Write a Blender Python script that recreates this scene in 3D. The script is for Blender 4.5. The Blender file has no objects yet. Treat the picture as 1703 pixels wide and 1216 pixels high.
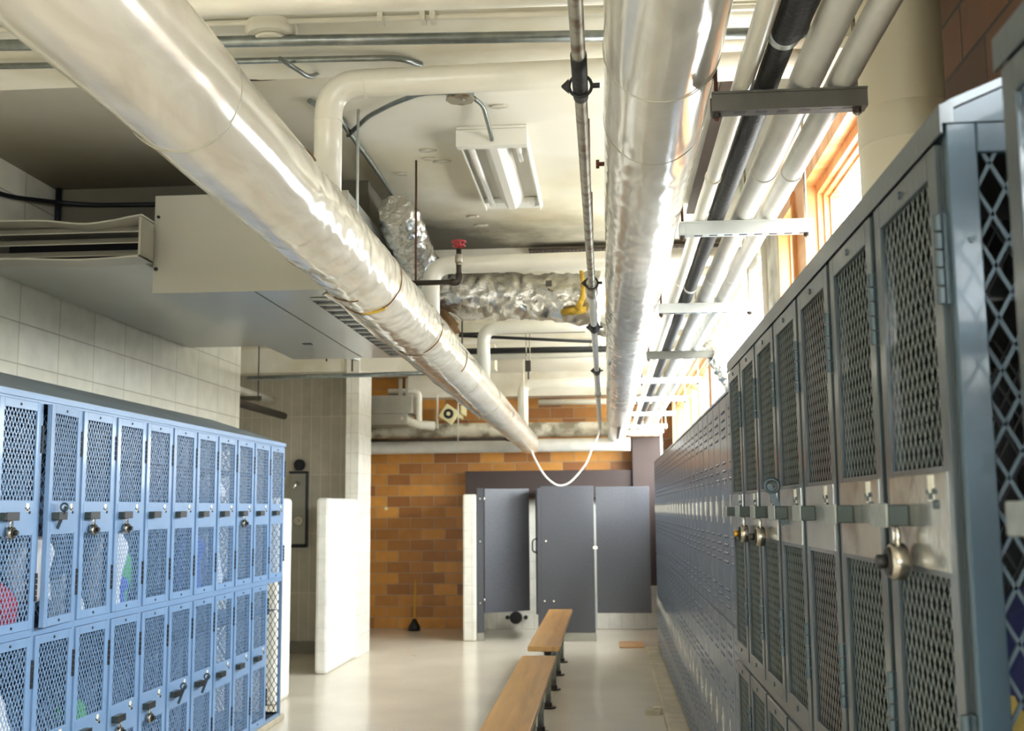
import bpy, bmesh, math, random
from mathutils import Vector, Matrix, noise
random.seed(7)
S = bpy.context.scene
COL = S.collection
H = 1.43            # eye height above the floor; geometry below is written relative to the eye and lifted by H at the end

# ------------------------------------------------------------------ camera
cam_d = bpy.data.cameras.new('camera'); cam = bpy.data.objects.new('camera', cam_d); COL.objects.link(cam)
cam_d.sensor_width = 36.0; cam_d.lens = 1880.0 / 1703.0 * 36.0
cam_d.clip_start = 0.02; cam_d.clip_end = 200
R_ = Vector((0.99649054, 0.0833499, -0.00770742)); D_ = Vector((-0.01814097, 0.12515631, -0.99197117)); F_ = Vector((-0.08171606, 0.9886297, 0.12622913))
m3 = Matrix((R_, -D_, -F_)).transposed()
cam.matrix_world = Matrix.Translation((0, 0, H)) @ m3.to_4x4()
cam_d.dof.use_dof = True; cam_d.dof.focus_distance = 3.2; cam_d.dof.aperture_fstop = 6.5
S.camera = cam

# ------------------------------------------------------------------ world and daylight
W = bpy.data.worlds.new('world'); S.world = W; W.use_nodes = True
bg = W.node_tree.nodes['Background']; bg.inputs[1].default_value = 1.0
_n = W.node_tree.nodes; _l = W.node_tree.links            # overcast sky: brightest overhead, dimmer towards the ground
_tc = _n.new('ShaderNodeTexCoord'); _sp = _n.new('ShaderNodeSeparateXYZ'); _l.new(_tc.outputs['Generated'], _sp.inputs[0])
_rp = _n.new('ShaderNodeValToRGB'); _mr = _n.new('ShaderNodeMapRange'); _mr.inputs['From Min'].default_value = -1; _l.new(_sp.outputs['Z'], _mr.inputs['Value']); _l.new(_mr.outputs[0], _rp.inputs['Fac'])
_e = _rp.color_ramp.elements; _e[0].position = .40; _e[0].color = (.61, .61, .60, 1); _e[1].position = .95; _e[1].color = (1.68, 1.76, 1.86, 1)
_k = _e.new(.52); _k.color = (.98, 1.0, 1.01, 1); _l.new(_rp.outputs['Color'], bg.inputs[0])
def portal(name, loc, rot, sx, sy):
    d = bpy.data.lights.new(name, 'AREA'); d.shape = 'RECTANGLE'; d.size = sx; d.size_y = sy; d.cycles.is_portal = True
    o = bpy.data.objects.new(name, d); COL.objects.link(o); o.location = (loc[0], loc[1], loc[2] + H); o.rotation_euler = rot; return o
WINS = [(-3.6, 0.75), (3.27, 4.40), (4.65, 5.06), (5.50, 8.40), (8.62, 13.45)]   # window openings along the right wall; the first is unseen, added for light
WZ0, WZ1 = 0.22, 1.25
for i, (a, b) in enumerate(WINS):
    portal('daylight_portal', (.99, (a + b) / 2, (WZ0 + WZ1) / 2), (0, math.radians(90), 0), WZ1 - WZ0, b - a)
portal('daylight_portal', (.15, -4.13, 0.35), (math.radians(90), 0, 0), 1.5, 1.3)  # portal of the added window behind the camera

S.view_settings.view_transform = 'Standard'; S.view_settings.look = 'None'; S.view_settings.gamma = 1; S.view_settings.use_curve_mapping = False
S.view_settings.exposure = 4.75

# ------------------------------------------------------------------ materials
def hexc(h):
    v = [int(h[i:i+2], 16) / 255 for i in (0, 2, 4)]
    return tuple(c / 12.92 if c <= .04045 else ((c + .055) / 1.055) ** 2.4 for c in v) + (1,)
def mat(name, col, rough=.5, metal=0., bump=0., bscale=40., var=0., vscale=6., col2=None, coat=0., stretch=(1, 1, 1), thresh=None, detail=4, bdist=.01):
    m = bpy.data.materials.new(name); m.use_nodes = True; nt = m.node_tree; N = nt.nodes; L = nt.links
    b = N['Principled BSDF']; c = hexc(col) if isinstance(col, str) else tuple(col) + (1,)
    b.inputs['Base Color'].default_value = c; b.inputs['Roughness'].default_value = rough; b.inputs['Metallic'].default_value = metal
    if coat: b.inputs['Coat Weight'].default_value = coat; b.inputs['Coat Roughness'].default_value = .08
    tc = N.new('ShaderNodeTexCoord'); mp = N.new('ShaderNodeMapping'); mp.inputs['Scale'].default_value = stretch
    L.new(tc.outputs['Object'], mp.inputs['Vector'])
    if var or col2:
        n = N.new('ShaderNodeTexNoise'); n.inputs['Scale'].default_value = vscale; n.inputs['Detail'].default_value = detail; L.new(mp.outputs[0], n.inputs['Vector'])
        r = N.new('ShaderNodeValToRGB')
        lo, hi = thresh or (.35, .68)
        r.color_ramp.elements[0].position = lo; r.color_ramp.elements[1].position = hi
        c2 = (hexc(col2) if isinstance(col2, str) else tuple(x * (1 - var) for x in c[:3]) + (1,))
        r.color_ramp.elements[0].color = c2; r.color_ramp.elements[1].color = c
        L.new(n.outputs['Fac'], r.inputs['Fac']); L.new(r.outputs['Color'], b.inputs['Base Color'])
    if bump:
        n2 = N.new('ShaderNodeTexNoise'); n2.inputs['Scale'].default_value = bscale; n2.inputs['Detail'].default_value = 5; L.new(mp.outputs[0], n2.inputs['Vector'])
        bp = N.new('ShaderNodeBump'); bp.inputs['Strength'].default_value = bump; bp.inputs['Distance'].default_value = bdist
        L.new(n2.outputs['Fac'], bp.inputs['Height']); L.new(bp.outputs['Normal'], b.inputs['Normal'])
    return m
def brick_mat(name, c1, c2, mortar, bw, bh, plane='xz', off=.5, msize=.006, rough=.6, bias=0., bump=.4, c3=None, squash=1., loc=(0, 0, 0), bevel=0):
    m = bpy.data.materials.new(name); m.use_nodes = True; nt = m.node_tree; N = nt.nodes; L = nt.links; b = N['Principled BSDF']
    geo = N.new('ShaderNodeNewGeometry'); sep = N.new('ShaderNodeSeparateXYZ'); cmb = N.new('ShaderNodeCombineXYZ')
    ad = N.new('ShaderNodeVectorMath'); ad.operation = 'ADD'; ad.inputs[1].default_value = loc
    L.new(geo.outputs['Position'], ad.inputs[0]); L.new(ad.outputs[0], sep.inputs[0])
    L.new(sep.outputs['X' if plane[0] == 'x' else 'Y'], cmb.inputs['X']); L.new(sep.outputs['Z' if plane[1] == 'z' else 'Y'], cmb.inputs['Y'])
    br = N.new('ShaderNodeTexBrick'); br.offset = off; br.inputs['Scale'].default_value = 1; br.inputs['Brick Width'].default_value = bw; br.inputs['Row Height'].default_value = bh
    br.inputs['Mortar Size'].default_value = msize; br.inputs['Mortar Smooth'].default_value = .25; br.inputs['Bias'].default_value = bias
    br.inputs['Color1'].default_value = hexc(c1); br.inputs['Color2'].default_value = hexc(c2); br.inputs['Mortar'].default_value = hexc(mortar)
    L.new(cmb.outputs[0], br.inputs['Vector'])
    nz = N.new('ShaderNodeTexNoise'); nz.inputs['Scale'].default_value = 9; nz.inputs['Detail'].default_value = 6; L.new(geo.outputs['Position'], nz.inputs['Vector'])
    mx = N.new('ShaderNodeMix'); mx.data_type = 'RGBA'; mx.blend_type = 'MULTIPLY'; mx.inputs['Factor'].default_value = .35
    L.new(br.outputs['Color'], mx.inputs[6]); L.new(nz.outputs['Fac'], mx.inputs[7])
    hs = N.new('ShaderNodeHueSaturation'); hs.inputs['Value'].default_value = 1.2; L.new(mx.outputs[2], hs.inputs['Color'])
    L.new(hs.outputs[0], b.inputs['Base Color'])
    bp = N.new('ShaderNodeBump'); bp.inputs['Strength'].default_value = bump; bp.inputs['Distance'].default_value = .004; bp.invert = True
    L.new(br.outputs['Fac'], bp.inputs['Height']); L.new(bp.outputs['Normal'], b.inputs['Normal'])
    b.inputs['Roughness'].default_value = rough
    return m
def ceiling_mat():
    m = bpy.data.materials.new('ceiling_paint'); m.use_nodes = True; nt = m.node_tree; N = nt.nodes; L = nt.links; b = N['Principled BSDF']
    geo = N.new('ShaderNodeNewGeometry'); sep = N.new('ShaderNodeSeparateXYZ'); L.new(geo.outputs['Position'], sep.inputs[0])
    nz = N.new('ShaderNodeTexNoise'); nz.inputs['Scale'].default_value = 1.6; nz.inputs['Detail'].default_value = 8; nz.inputs['Roughness'].default_value = .62; L.new(geo.outputs['Position'], nz.inputs['Vector'])
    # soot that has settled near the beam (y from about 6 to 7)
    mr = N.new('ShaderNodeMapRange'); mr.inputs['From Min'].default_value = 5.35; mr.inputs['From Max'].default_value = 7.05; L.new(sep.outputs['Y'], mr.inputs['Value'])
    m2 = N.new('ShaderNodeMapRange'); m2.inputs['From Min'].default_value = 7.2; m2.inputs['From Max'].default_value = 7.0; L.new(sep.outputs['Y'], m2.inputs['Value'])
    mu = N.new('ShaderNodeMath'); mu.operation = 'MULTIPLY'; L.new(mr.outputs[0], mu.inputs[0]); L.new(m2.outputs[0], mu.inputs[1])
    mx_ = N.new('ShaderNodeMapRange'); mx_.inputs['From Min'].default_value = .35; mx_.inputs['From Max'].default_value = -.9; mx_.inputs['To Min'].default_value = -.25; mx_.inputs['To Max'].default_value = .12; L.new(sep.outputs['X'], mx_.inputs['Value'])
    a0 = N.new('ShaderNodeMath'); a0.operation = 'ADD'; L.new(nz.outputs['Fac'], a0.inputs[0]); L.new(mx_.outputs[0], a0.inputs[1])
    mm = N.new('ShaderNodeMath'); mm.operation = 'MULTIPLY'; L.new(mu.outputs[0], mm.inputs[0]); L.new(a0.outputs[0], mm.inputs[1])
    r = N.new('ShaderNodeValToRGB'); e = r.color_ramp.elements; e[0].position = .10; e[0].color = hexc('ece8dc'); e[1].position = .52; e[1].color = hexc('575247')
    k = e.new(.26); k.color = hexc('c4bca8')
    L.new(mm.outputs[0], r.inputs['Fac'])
    # left bay: the fall-off of light painted into the colour, darker towards the bulkhead
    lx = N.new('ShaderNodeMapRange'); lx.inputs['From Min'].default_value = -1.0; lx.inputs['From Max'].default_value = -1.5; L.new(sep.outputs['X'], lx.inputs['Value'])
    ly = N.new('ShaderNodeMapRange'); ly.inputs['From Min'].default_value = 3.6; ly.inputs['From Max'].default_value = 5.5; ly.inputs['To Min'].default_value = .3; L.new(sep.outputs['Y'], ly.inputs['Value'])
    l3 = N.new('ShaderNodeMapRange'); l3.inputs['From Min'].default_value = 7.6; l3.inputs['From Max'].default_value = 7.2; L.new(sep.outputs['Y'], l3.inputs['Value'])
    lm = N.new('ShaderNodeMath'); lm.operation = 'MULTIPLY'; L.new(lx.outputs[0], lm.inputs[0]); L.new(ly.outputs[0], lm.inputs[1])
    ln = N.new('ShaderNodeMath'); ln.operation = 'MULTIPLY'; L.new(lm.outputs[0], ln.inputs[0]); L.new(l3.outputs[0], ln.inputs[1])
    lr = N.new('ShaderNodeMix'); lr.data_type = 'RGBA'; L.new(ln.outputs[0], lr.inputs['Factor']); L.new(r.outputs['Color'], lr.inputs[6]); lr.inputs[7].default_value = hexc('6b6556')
    n3 = N.new('ShaderNodeTexNoise'); n3.inputs['Scale'].default_value = .9; n3.inputs['Detail'].default_value = 6; L.new(geo.outputs['Position'], n3.inputs['Vector'])
    r3 = N.new('ShaderNodeValToRGB'); r3.color_ramp.elements[0].position = .38; r3.color_ramp.elements[0].color = hexc('e6dfcb'); r3.color_ramp.elements[1].position = .6; r3.color_ramp.elements[1].color = (1, 1, 1, 1)
    L.new(n3.outputs['Fac'], r3.inputs['Fac'])
    mx = N.new('ShaderNodeMix'); mx.data_type = 'RGBA'; mx.blend_type = 'MULTIPLY'; mx.inputs['Factor'].default_value = .8
    L.new(lr.outputs[2], mx.inputs[6]); L.new(r3.outputs['Color'], mx.inputs[7]); L.new(mx.outputs[2], b.inputs['Base Color'])
    bp = N.new('ShaderNodeBump'); bp.inputs['Strength'].default_value = .12; bp.inputs['Distance'].default_value = .01
    n4 = N.new('ShaderNodeTexNoise'); n4.inputs['Scale'].default_value = 14; L.new(geo.outputs['Position'], n4.inputs['Vector']); L.new(n4.outputs['Fac'], bp.inputs['Height']); L.new(bp.outputs['Normal'], b.inputs['Normal'])
    b.inputs['Roughness'].default_value = .7
    return m
def duct_mat(name, col, y0, y1, col2, rough=.16):
    """plastic film over insulation: smooth near, crinkled between y0 and y1 (object space)"""
    m = bpy.data.materials.new(name); m.use_nodes = True; nt = m.node_tree; N = nt.nodes; L = nt.links; b = N['Principled BSDF']
    tc = N.new('ShaderNodeTexCoord'); sep = N.new('ShaderNodeSeparateXYZ'); L.new(tc.outputs['Object'], sep.inputs[0])
    mp = N.new('ShaderNodeMapping'); mp.inputs['Scale'].default_value = (1, .28, 1); L.new(tc.outputs['Object'], mp.inputs['Vector'])
    n = N.new('ShaderNodeTexNoise'); n.inputs['Scale'].default_value = 9; n.inputs['Detail'].default_value = 7; n.inputs['Distortion'].default_value = 1.2; L.new(mp.outputs[0], n.inputs['Vector'])
    n2 = N.new('ShaderNodeTexNoise'); n2.inputs['Scale'].default_value = 34; n2.inputs['Detail'].default_value = 3; n2.inputs['Distortion'].default_value = 2.2; L.new(tc.outputs['Object'], n2.inputs['Vector'])
    a = N.new('ShaderNodeMapRange'); a.inputs['From Min'].default_value = y0; a.inputs['From Max'].default_value = y0 + .35; L.new(sep.outputs['Y'], a.inputs['Value'])
    c = N.new('ShaderNodeMapRange'); c.inputs['From Min'].default_value = y1 + .5; c.inputs['From Max'].default_value = y1; L.new(sep.outputs['Y'], c.inputs['Value'])
    mu = N.new('ShaderNodeMath'); mu.operation = 'MULTIPLY'; L.new(a.outputs[0], mu.inputs[0]); L.new(c.outputs[0], mu.inputs[1])
    m2 = N.new('ShaderNodeMath'); m2.operation = 'MULTIPLY'; L.new(mu.outputs[0], m2.inputs[0]); L.new(n2.outputs['Fac'], m2.inputs[1])
    ad = N.new('ShaderNodeMath'); ad.operation = 'MULTIPLY_ADD'; ad.inputs[1].default_value = .16; L.new(n.outputs['Fac'], ad.inputs[0]); L.new(m2.outputs[0], ad.inputs[2])
    bp = N.new('ShaderNodeBump'); bp.inputs['Strength'].default_value = .55; bp.inputs['Distance'].default_value = .02; L.new(ad.outputs[0], bp.inputs['Height']); L.new(bp.outputs['Normal'], b.inputs['Normal'])
    r = N.new('ShaderNodeValToRGB'); r.color_ramp.elements[0].position = .33; r.color_ramp.elements[0].color = hexc(col2); r.color_ramp.elements[1].position = .62; r.color_ramp.elements[1].color = hexc(col)
    L.new(n.outputs['Fac'], r.inputs['Fac']); L.new(r.outputs['Color'], b.inputs['Base Color'])
    b.inputs['Roughness'].default_value = rough; b.inputs['Coat Weight'].default_value = .4; b.inputs['Coat Roughness'].default_value = .1; b.inputs['Metallic'].default_value = .04
    return m
def wood_mat(name, c1, c2, axis='z', rough=.35, scale=9.):
    m = bpy.data.materials.new(name); m.use_nodes = True; nt = m.node_tree; N = nt.nodes; L = nt.links; b = N['Principled BSDF']
    tc = N.new('ShaderNodeTexCoord'); mp = N.new('ShaderNodeMapping'); mp.inputs['Scale'].default_value = {'z': (1, 1, .06), 'y': (1, .06, 1), 'x': (.06, 1, 1)}[axis]
    L.new(tc.outputs['Object'], mp.inputs['Vector'])
    n = N.new('ShaderNodeTexNoise'); n.inputs['Scale'].default_value = scale; n.inputs['Detail'].default_value = 8; n.inputs['Distortion'].default_value = .6; L.new(mp.outputs[0], n.inputs['Vector'])
    r = N.new('ShaderNodeValToRGB'); r.color_ramp.elements[0].position = .32; r.color_ramp.elements[0].color = hexc(c2); r.color_ramp.elements[1].position = .66; r.color_ramp.elements[1].color = hexc(c1)
    L.new(n.outputs['Fac'], r.inputs['Fac']); L.new(r.outputs['Color'], b.inputs['Base Color']); b.inputs['Roughness'].default_value = rough
    bp = N.new('ShaderNodeBump'); bp.inputs['Strength'].default_value = .15; bp.inputs['Distance'].default_value = .003; L.new(n.outputs['Fac'], bp.inputs['Height']); L.new(bp.outputs['Normal'], b.inputs['Normal'])
    return m
def glass_mat():
    m = bpy.data.materials.new('window_glass'); m.use_nodes = True; nt = m.node_tree; N = nt.nodes; L = nt.links
    N.remove(N['Principled BSDF']); out = N['Material Output']; t = N.new('ShaderNodeBsdfTransparent'); g = N.new('ShaderNodeBsdfGlossy'); g.inputs['Roughness'].default_value = .02
    t.inputs[0].default_value = (.97, .99, .98, 1)
    mx = N.new('ShaderNodeMixShader'); lw = N.new('ShaderNodeLayerWeight'); lw.inputs[0].default_value = .5; fr = N.new('ShaderNodeMath'); fr.operation = 'POWER'; fr.inputs[1].default_value = 7; L.new(lw.outputs['Facing'], fr.inputs[0])
    L.new(fr.outputs[0], mx.inputs[0]); L.new(t.outputs[0], mx.inputs[1]); L.new(g.outputs[0], mx.inputs[2]); L.new(mx.outputs[0], out.inputs[0]); return m

M = dict(
    blue=mat('blue_paint', '7393ba', .4, .0, .05, 60, .12, 3., coat=.15),
    bluetop=mat('dusty_blue_top', '7f8b92', .6, 0, .1, 30, .2, 4.),
    steel=mat('grey_blue_paint', '444f56', .3, .35, .06, 70, .28, 5., coat=.3),
    steelplate=mat('worn_latch_plate', 'a6a8a5', .17, .68, .06, 50, .3, 12., col2='6a6560', thresh=(.3, .5)),
    steelbright=mat('bare_bright_steel', 'a9abaa', .28, .7, .06, 60, .2, 9.),
    inblue=mat('locker_inside_shade_blue', '202a40', .6, 0, 0, 1, .2, 5),  # unlit look of the blue lockers' inside put into the colour
    insteel=mat('locker_inside_shade_grey', '141718', .6, .1, 0, 1, .2, 5),  # same for the right bank: interior shade painted as a dark tone
    endblue=mat('end_panel_blue', '3a5060', .36, .15, .05, 60, .15, 4., coat=.2),
    louvre=mat('louvred_door_paint', '62748a', .3, .25, .04, 9, .15, 3., coat=.25, bdist=.02),
    louvredark=mat('louvre_slot_dark', '3a4653', .6),
    wireend=mat('end_mesh_paint', '485a68', .6, .05),
    wire=mat('mesh_grey_paint', '788280', .4, .25),
    wireblue=mat('mesh_blue_paint', '7d9dc4', .35, 0),
    wireblack=mat('mesh_black', '1d1f22', .5, .2),
    hinge=mat('hinge_dark', '44525a', .4, .4, .1, 80),
    latch=mat('latch_green_grey', '3c4846', .45, .3, .05, 60, .2, 20),
    latchtip=mat('latch_lit_tip', '9aa09c', .35, .5, .1, 80, .3, 40),  # pale tone paints the aisle light onto the latch fronts
    dark=mat('dark_metal', '22242a', .45, .4),
    black=mat('black_coating', '1a1918', .6, 0, .3, 60),
    chrome=mat('chrome', 'd4d2cc', .12, 1.),
    steeldial=mat('brushed_steel', 'a8a39a', .25, .95),
    brass=mat('brass', 'b98c35', .3, .9),
    label=mat('paper_tag', 'd6d4c8', .6),
    ink=mat('tag_ink', '35322c', .6),
    cream=mat('cream_pipe_paint', 'e6e1d2', .34, 0, .06, 50, .12, 5, coat=.2),
    whitepipe=mat('white_pipe_jacket', 'dad8d0', .45, 0, .12, 30, .16, 7),
    dustpipe=mat('dusty_white_pipe', 'd8d2c0', .6, 0, .2, 25, 0, 5, col2='857d69', thresh=(.38, .56)),
    ductL=duct_mat('wrapped_duct_film', 'd9d2c3', 2.6, 5.6, 'c5bcab'),
    ductR=duct_mat('wrapped_duct_film_grey', 'd9d7d0', 2.6, 9.5, 'c6c4bc', .12),
    band=mat('duct_band_wire', 'a6a294', .4, .5),
    tear=mat('torn_insulation', '6e5230', .9, 0, .6, 60),
    yellowfoam=mat('yellow_fibreglass', 'd2a93a', .9, 0, .8, 70, .3, 30),
    galv=mat('galvanised', '9aa09e', .33, .85, .05, 40, .25, 30, stretch=(1, 1, 1)),
    galvrust=mat('stained_galvanised', 'a7a292', .4, .6, .08, 40, 0, 16, col2='6d563b', thresh=(.36, .52)),
    strut=mat('strut_channel', 'c3c8c6', .4, .35, .05, 40, .12, 8),
    strutdark=mat('strut_channel_dark', '5a5850', .5, .4, .05, 40, .2, 12),
    foil=mat('crumpled_foil', 'd4d2cc', .22, .9, .6, 22, .15, 5, bdist=.02),
    rust=mat('rusty_iron', '5c3320', .7, .3, .3, 60, .3, 30),
    blackiron=mat('black_iron_pipe', '423a33', .5, .5, .15, 60, .2, 20),
    red=mat('red_valve_paint', 'b5303a', .4),
    beige=mat('beige_enamel', 'b2afa2', .4, .05, .04, 40, .08, 2, coat=.25),
    beigeu=mat('unit_underside', 'b9b9b0', .3, .1, .05, 20, .1, 1.5, coat=.3),
    galvsheet=mat('galvanised_sheet', 'b4b2a6', .4, .6, .04, 30, .15, 5),
    dustgrey=mat('dust_grey', '807a6c', .8, 0, .3, 40, .3, 8),
    corr=None,
    white=mat('white_enamel', 'eceae2', .5, 0, 0, 1, .03, 4),
    tubeglass=mat('lamp_tube_glass', 'efede6', .2, 0, coat=.5),
    offwhite=mat('offwhite_plaster', 'e9e4d6', .7, 0, .15, 20, .1, 2),
    headpaint=mat('cream_plaster', 'ebe6d8', .7, 0, .12, 18, 0, 3, col2='d8d0ba', thresh=(.35, .6)),
    concrete=mat('mottled_concrete', 'ded9cc', .8, 0, .4, 20, 0, 6, col2='a89f8c', thresh=(.38, .6)),
    column=mat('painted_column', 'c5bda6', .6, 0, .1, 20, 0, 2.2, col2='9a8862', thresh=(.3, .44), stretch=(1, 1, .35)),
    wood=wood_mat('window_wood', 'e6ad74', 'bd7c42', 'z'),
    woodh=wood_mat('window_wood_horizontal', 'e6ad74', 'bd7c42', 'y'),
    bench=wood_mat('bench_varnish', 'dcaa64', 'b28243', 'y', .28, 14.),
    partition=mat('grey_partition_laminate', '505158', .5, 0, .05, 60, .2, 60, coat=.1),
    brown=mat('brown_painted_steel', '3c2e2b', .5, 0, .05, 30, .15, 5),
    floor=None,
    glass=glass_mat(),
    plastic=mat('cream_plastic', 'e3d9a8', .45),
    shower=mat('shower_stainless', '9a988e', .35, .6, .03, 30, .12, 4),
    rag1=mat('white_cloth', 'ececf0', .85, 0, .4, 40),
    rag2=mat('navy_cloth', '1b2350', .85, 0, .3, 60),
    rag3=mat('green_cloth', '4fae45', .85, 0, .3, 60),
    rag4=mat('red_cloth', 'a02030', .85, 0, .3, 60),
    rag5=mat('royal_blue_cloth', '3a55b4', .85, 0, .3, 60),
    gold=mat('gold_mesh_cloth', 'a8954f', .8, 0, .3, 60),
    rubber=mat('black_rubber', '141414', .5),
    yellow=mat('yellow_painted_wood', 'c99a3a', .5),
    cord=mat('white_cable', 'e8e4da', .5),
    curb=mat('curb_terrazzo', 'b9ad96', .6, 0, .2, 50, .25, 7),
    debris=mat('paper_debris', 'cfc4a8', .9, 0, .4, 30, .2, 20),
    plank=mat('terracotta_board', 'c69a6c', .6, 0, .1, 20, .15, 6),
)
def floor_mat():
    m = mat('terrazzo_floor', 'ddd3c2', .22, 0, .04, 12, .12, 1.3, coat=.15)
    nt = m.node_tree; N = nt.nodes; L = nt.links; b = N['Principled BSDF']
    geo = N.new('ShaderNodeNewGeometry'); v = N.new('ShaderNodeTexNoise'); v.inputs['Scale'].default_value = 130; v.inputs['Detail'].default_value = 2; L.new(geo.outputs['Position'], v.inputs['Vector'])
    r = N.new('ShaderNodeValToRGB'); r.color_ramp.elements[0].position = .35; r.color_ramp.elements[0].color = (.72, .68, .62, 1); r.color_ramp.elements[1].position = .5; r.color_ramp.elements[1].color = (1, 1, 1, 1); L.new(v.outputs['Fac'], r.inputs['Fac'])
    mx = N.new('ShaderNodeMix'); mx.data_type = 'RGBA'; mx.blend_type = 'MULTIPLY'; mx.inputs['Factor'].default_value = .5
    src = b.inputs['Base Color'].links[0].from_socket; L.new(src, mx.inputs[6]); L.new(r.outputs['Color'], mx.inputs[7]); L.new(mx.outputs[2], b.inputs['Base Color'])
    return m
M['floor'] = floor_mat()
def corr_mat():
    m = bpy.data.materials.new('dark_corrugated_deck'); m.use_nodes = True; nt = m.node_tree; N = nt.nodes; L = nt.links; b = N['Principled BSDF']
    b.inputs['Base Color'].default_value = hexc('40352c'); b.inputs['Roughness'].default_value = .8; return m
M['corr'] = corr_mat()
M['brick'] = brick_mat('orange_glazed_brick', 'd0913f', '895428', '9f8a6c', .29, .1335, 'xz', .5, .005, .45, .0, .5, loc=(.1, 0, .0))
M['brickR'] = brick_mat('brown_glazed_brick', '5e3d24', '3f2716', '2e241c', .29, .1335, 'yz', .5, .005, .8, 0, .8)
M['block'] = brick_mat('white_glazed_block', 'dbd9cb', 'd3d0c0', 'aaa798', .4, .2, 'yz', 0, .004, .3, 0, .5, loc=(0, .05, .06))
M['tileX'] = brick_mat('beige_tile', 'b3ab9b', 'aca494', 'cac2b2', .105, .6, 'xz', 0, .004, .3, 0, .2)
M['tileW'] = brick_mat('white_wall_tile', 'f3f1ea', 'efece4', 'dedbd0', .105, .2, 'yz', 0, .002, .2, 0, .4)
M['tileWx'] = brick_mat('white_wall_tile_end', 'ebe8dd', 'e6e2d6', 'cfcabd', .15, .2, 'xz', 0, .003, .25, 0, .4)

# ------------------------------------------------------------------ mesh helpers
class MB:
    def __init__(s): s.v = []; s.f = []; s.sm = []; s.mi = []
    def add(s, vs, fs, smooth=False, mi=0):
        o = len(s.v); s.v += [tuple(p) for p in vs]
        for f in fs: s.f.append([o + i for i in f]); s.sm.append(smooth); s.mi.append(mi)
        return s
    def box(s, x0, x1, y0, y1, z0, z1, mi=0):
        vs = [(x, y, z) for x in (x0, x1) for y in (y0, y1) for z in (z0, z1)]
        return s.add(vs, [(0, 1, 3, 2), (4, 6, 7, 5), (0, 4, 5, 1), (2, 3, 7, 6), (0, 2, 6, 4), (1, 5, 7, 3)], False, mi)
    def prism(s, pts, axis, a, b, mi=0):
        """closed 2d outline extruded along an axis"""
        n = len(pts); vs = []
        for w in (a, b):
            for p, q in pts: vs.append({'x': (w, p, q), 'y': (p, w, q), 'z': (p, q, w)}[axis])
        fs = [list(range(n))[::-1], list(range(n, 2 * n))] + [(i, (i + 1) % n, n + (i + 1) % n, n + i) for i in range(n)]
        return s.add(vs, fs, False, mi)
    def bar(s, a, b, w, d, up=(1, 0, 0), caps=False):
        a = Vector(a); b = Vector(b); t = (b - a).normalized(); u = Vector(up); sd = t.cross(u).normalized() * w / 2; u = u * d / 2
        vs = [p + sx * sd + sy * u for p in (a, b) for sx, sy in ((-1, -1), (1, -1), (1, 1), (-1, 1))]
        fs = [(0, 1, 5, 4), (1, 2, 6, 5), (2, 3, 7, 6), (3, 0, 4, 7)]
        if caps: fs += [(0, 3, 2, 1), (4, 5, 6, 7)]
        return s.add(vs, fs)
    def tube(s, pts, r, n=16, caps=True, disp=None, mi=0, close=False):
        pts = [Vector(p) for p in pts]; k = len(pts); rs = r if isinstance(r, (list, tuple)) else [r] * k
        tang = []
        for i in range(k):
            if close: t = (pts[(i + 1) % k] - pts[i - 1])
            else: t = (pts[min(i + 1, k - 1)] - pts[max(i - 1, 0)])
            tang.append(t.normalized())
        ref = Vector((0, 0, 1)) if abs(tang[0].z) < .9 else Vector((1, 0, 0))
        u = (ref - tang[0] * ref.dot(tang[0])).normalized(); vs = []
        for i in range(k):
            u = (u - tang[i] * u.dot(tang[i])).normalized(); w = tang[i].cross(u)
            for j in range(n):
                a = 2 * math.pi * j / n; d = u * math.cos(a) + w * math.sin(a); rr = rs[i]
                p = pts[i] + d * rr
                if disp: p = p + d * disp(p, i / (k - 1), a)
                vs.append(p)
        fs = []
        for i in range(k if close else k - 1):
            for j in range(n):
                a = i * n + j; b = i * n + (j + 1) % n; c = ((i + 1) % k) * n + (j + 1) % n; d = ((i + 1) % k) * n + j
                fs.append((a, b, c, d))
        s.add(vs, fs, True, mi)
        if caps and not close:
            o = len(s.v) - k * n
            s.f.append([o + j for j in range(n)][::-1]); s.sm.append(False); s.mi.append(mi)
            s.f.append([o + (k - 1) * n + j for j in range(n)]); s.sm.append(False); s.mi.append(mi)
        return s
    def ring(s, c, R, r, axis='y', n=32, m=8):
        c = Vector(c); pts = []
        for i in range(n):
            a = 2 * math.pi * i / n; p, q = R * math.cos(a), R * math.sin(a)
            pts.append(c + Vector({'x': (0, p, q), 'y': (p, 0, q), 'z': (p, q, 0)}[axis]))
        return s.tube(pts, r, m, False, close=True)
    def disc(s, c, r, h, axis='z', n=24, bev=0.):
        """cylinder centred on c with length h"""
        d = Vector({'x': (1, 0, 0), 'y': (0, 1, 0), 'z': (0, 0, 1)}[axis]); c = Vector(c); 
        if bev: pts = [c - d * h / 2, c - d * (h / 2 - bev), c + d * (h / 2 - bev), c + d * h / 2]; rs = [r - bev, r, r, r - bev]
        else: pts = [c - d * h / 2, c + d * h / 2]; rs = [r, r]
        u = Vector({'x': (0, 1, 0), 'y': (0, 0, 1), 'z': (1, 0, 0)}[axis]); w = d.cross(u); k = len(pts); vs = []
        for i in range(k):
            for j in range(n):
                a = 2 * math.pi * j / n; vs.append(pts[i] + (u * math.cos(a) + w * math.sin(a)) * rs[i])
        fs = [(i * n + j, i * n + (j + 1) % n, (i + 1) * n + (j + 1) % n, (i + 1) * n + j) for i in range(k - 1) for j in range(n)]
        s.add(vs, fs, True); s.add(vs[:n], [tuple(range(n))[::-1]]); s.add(vs[-n:], [tuple(range(n))]); return s
ORG = {}
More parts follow.
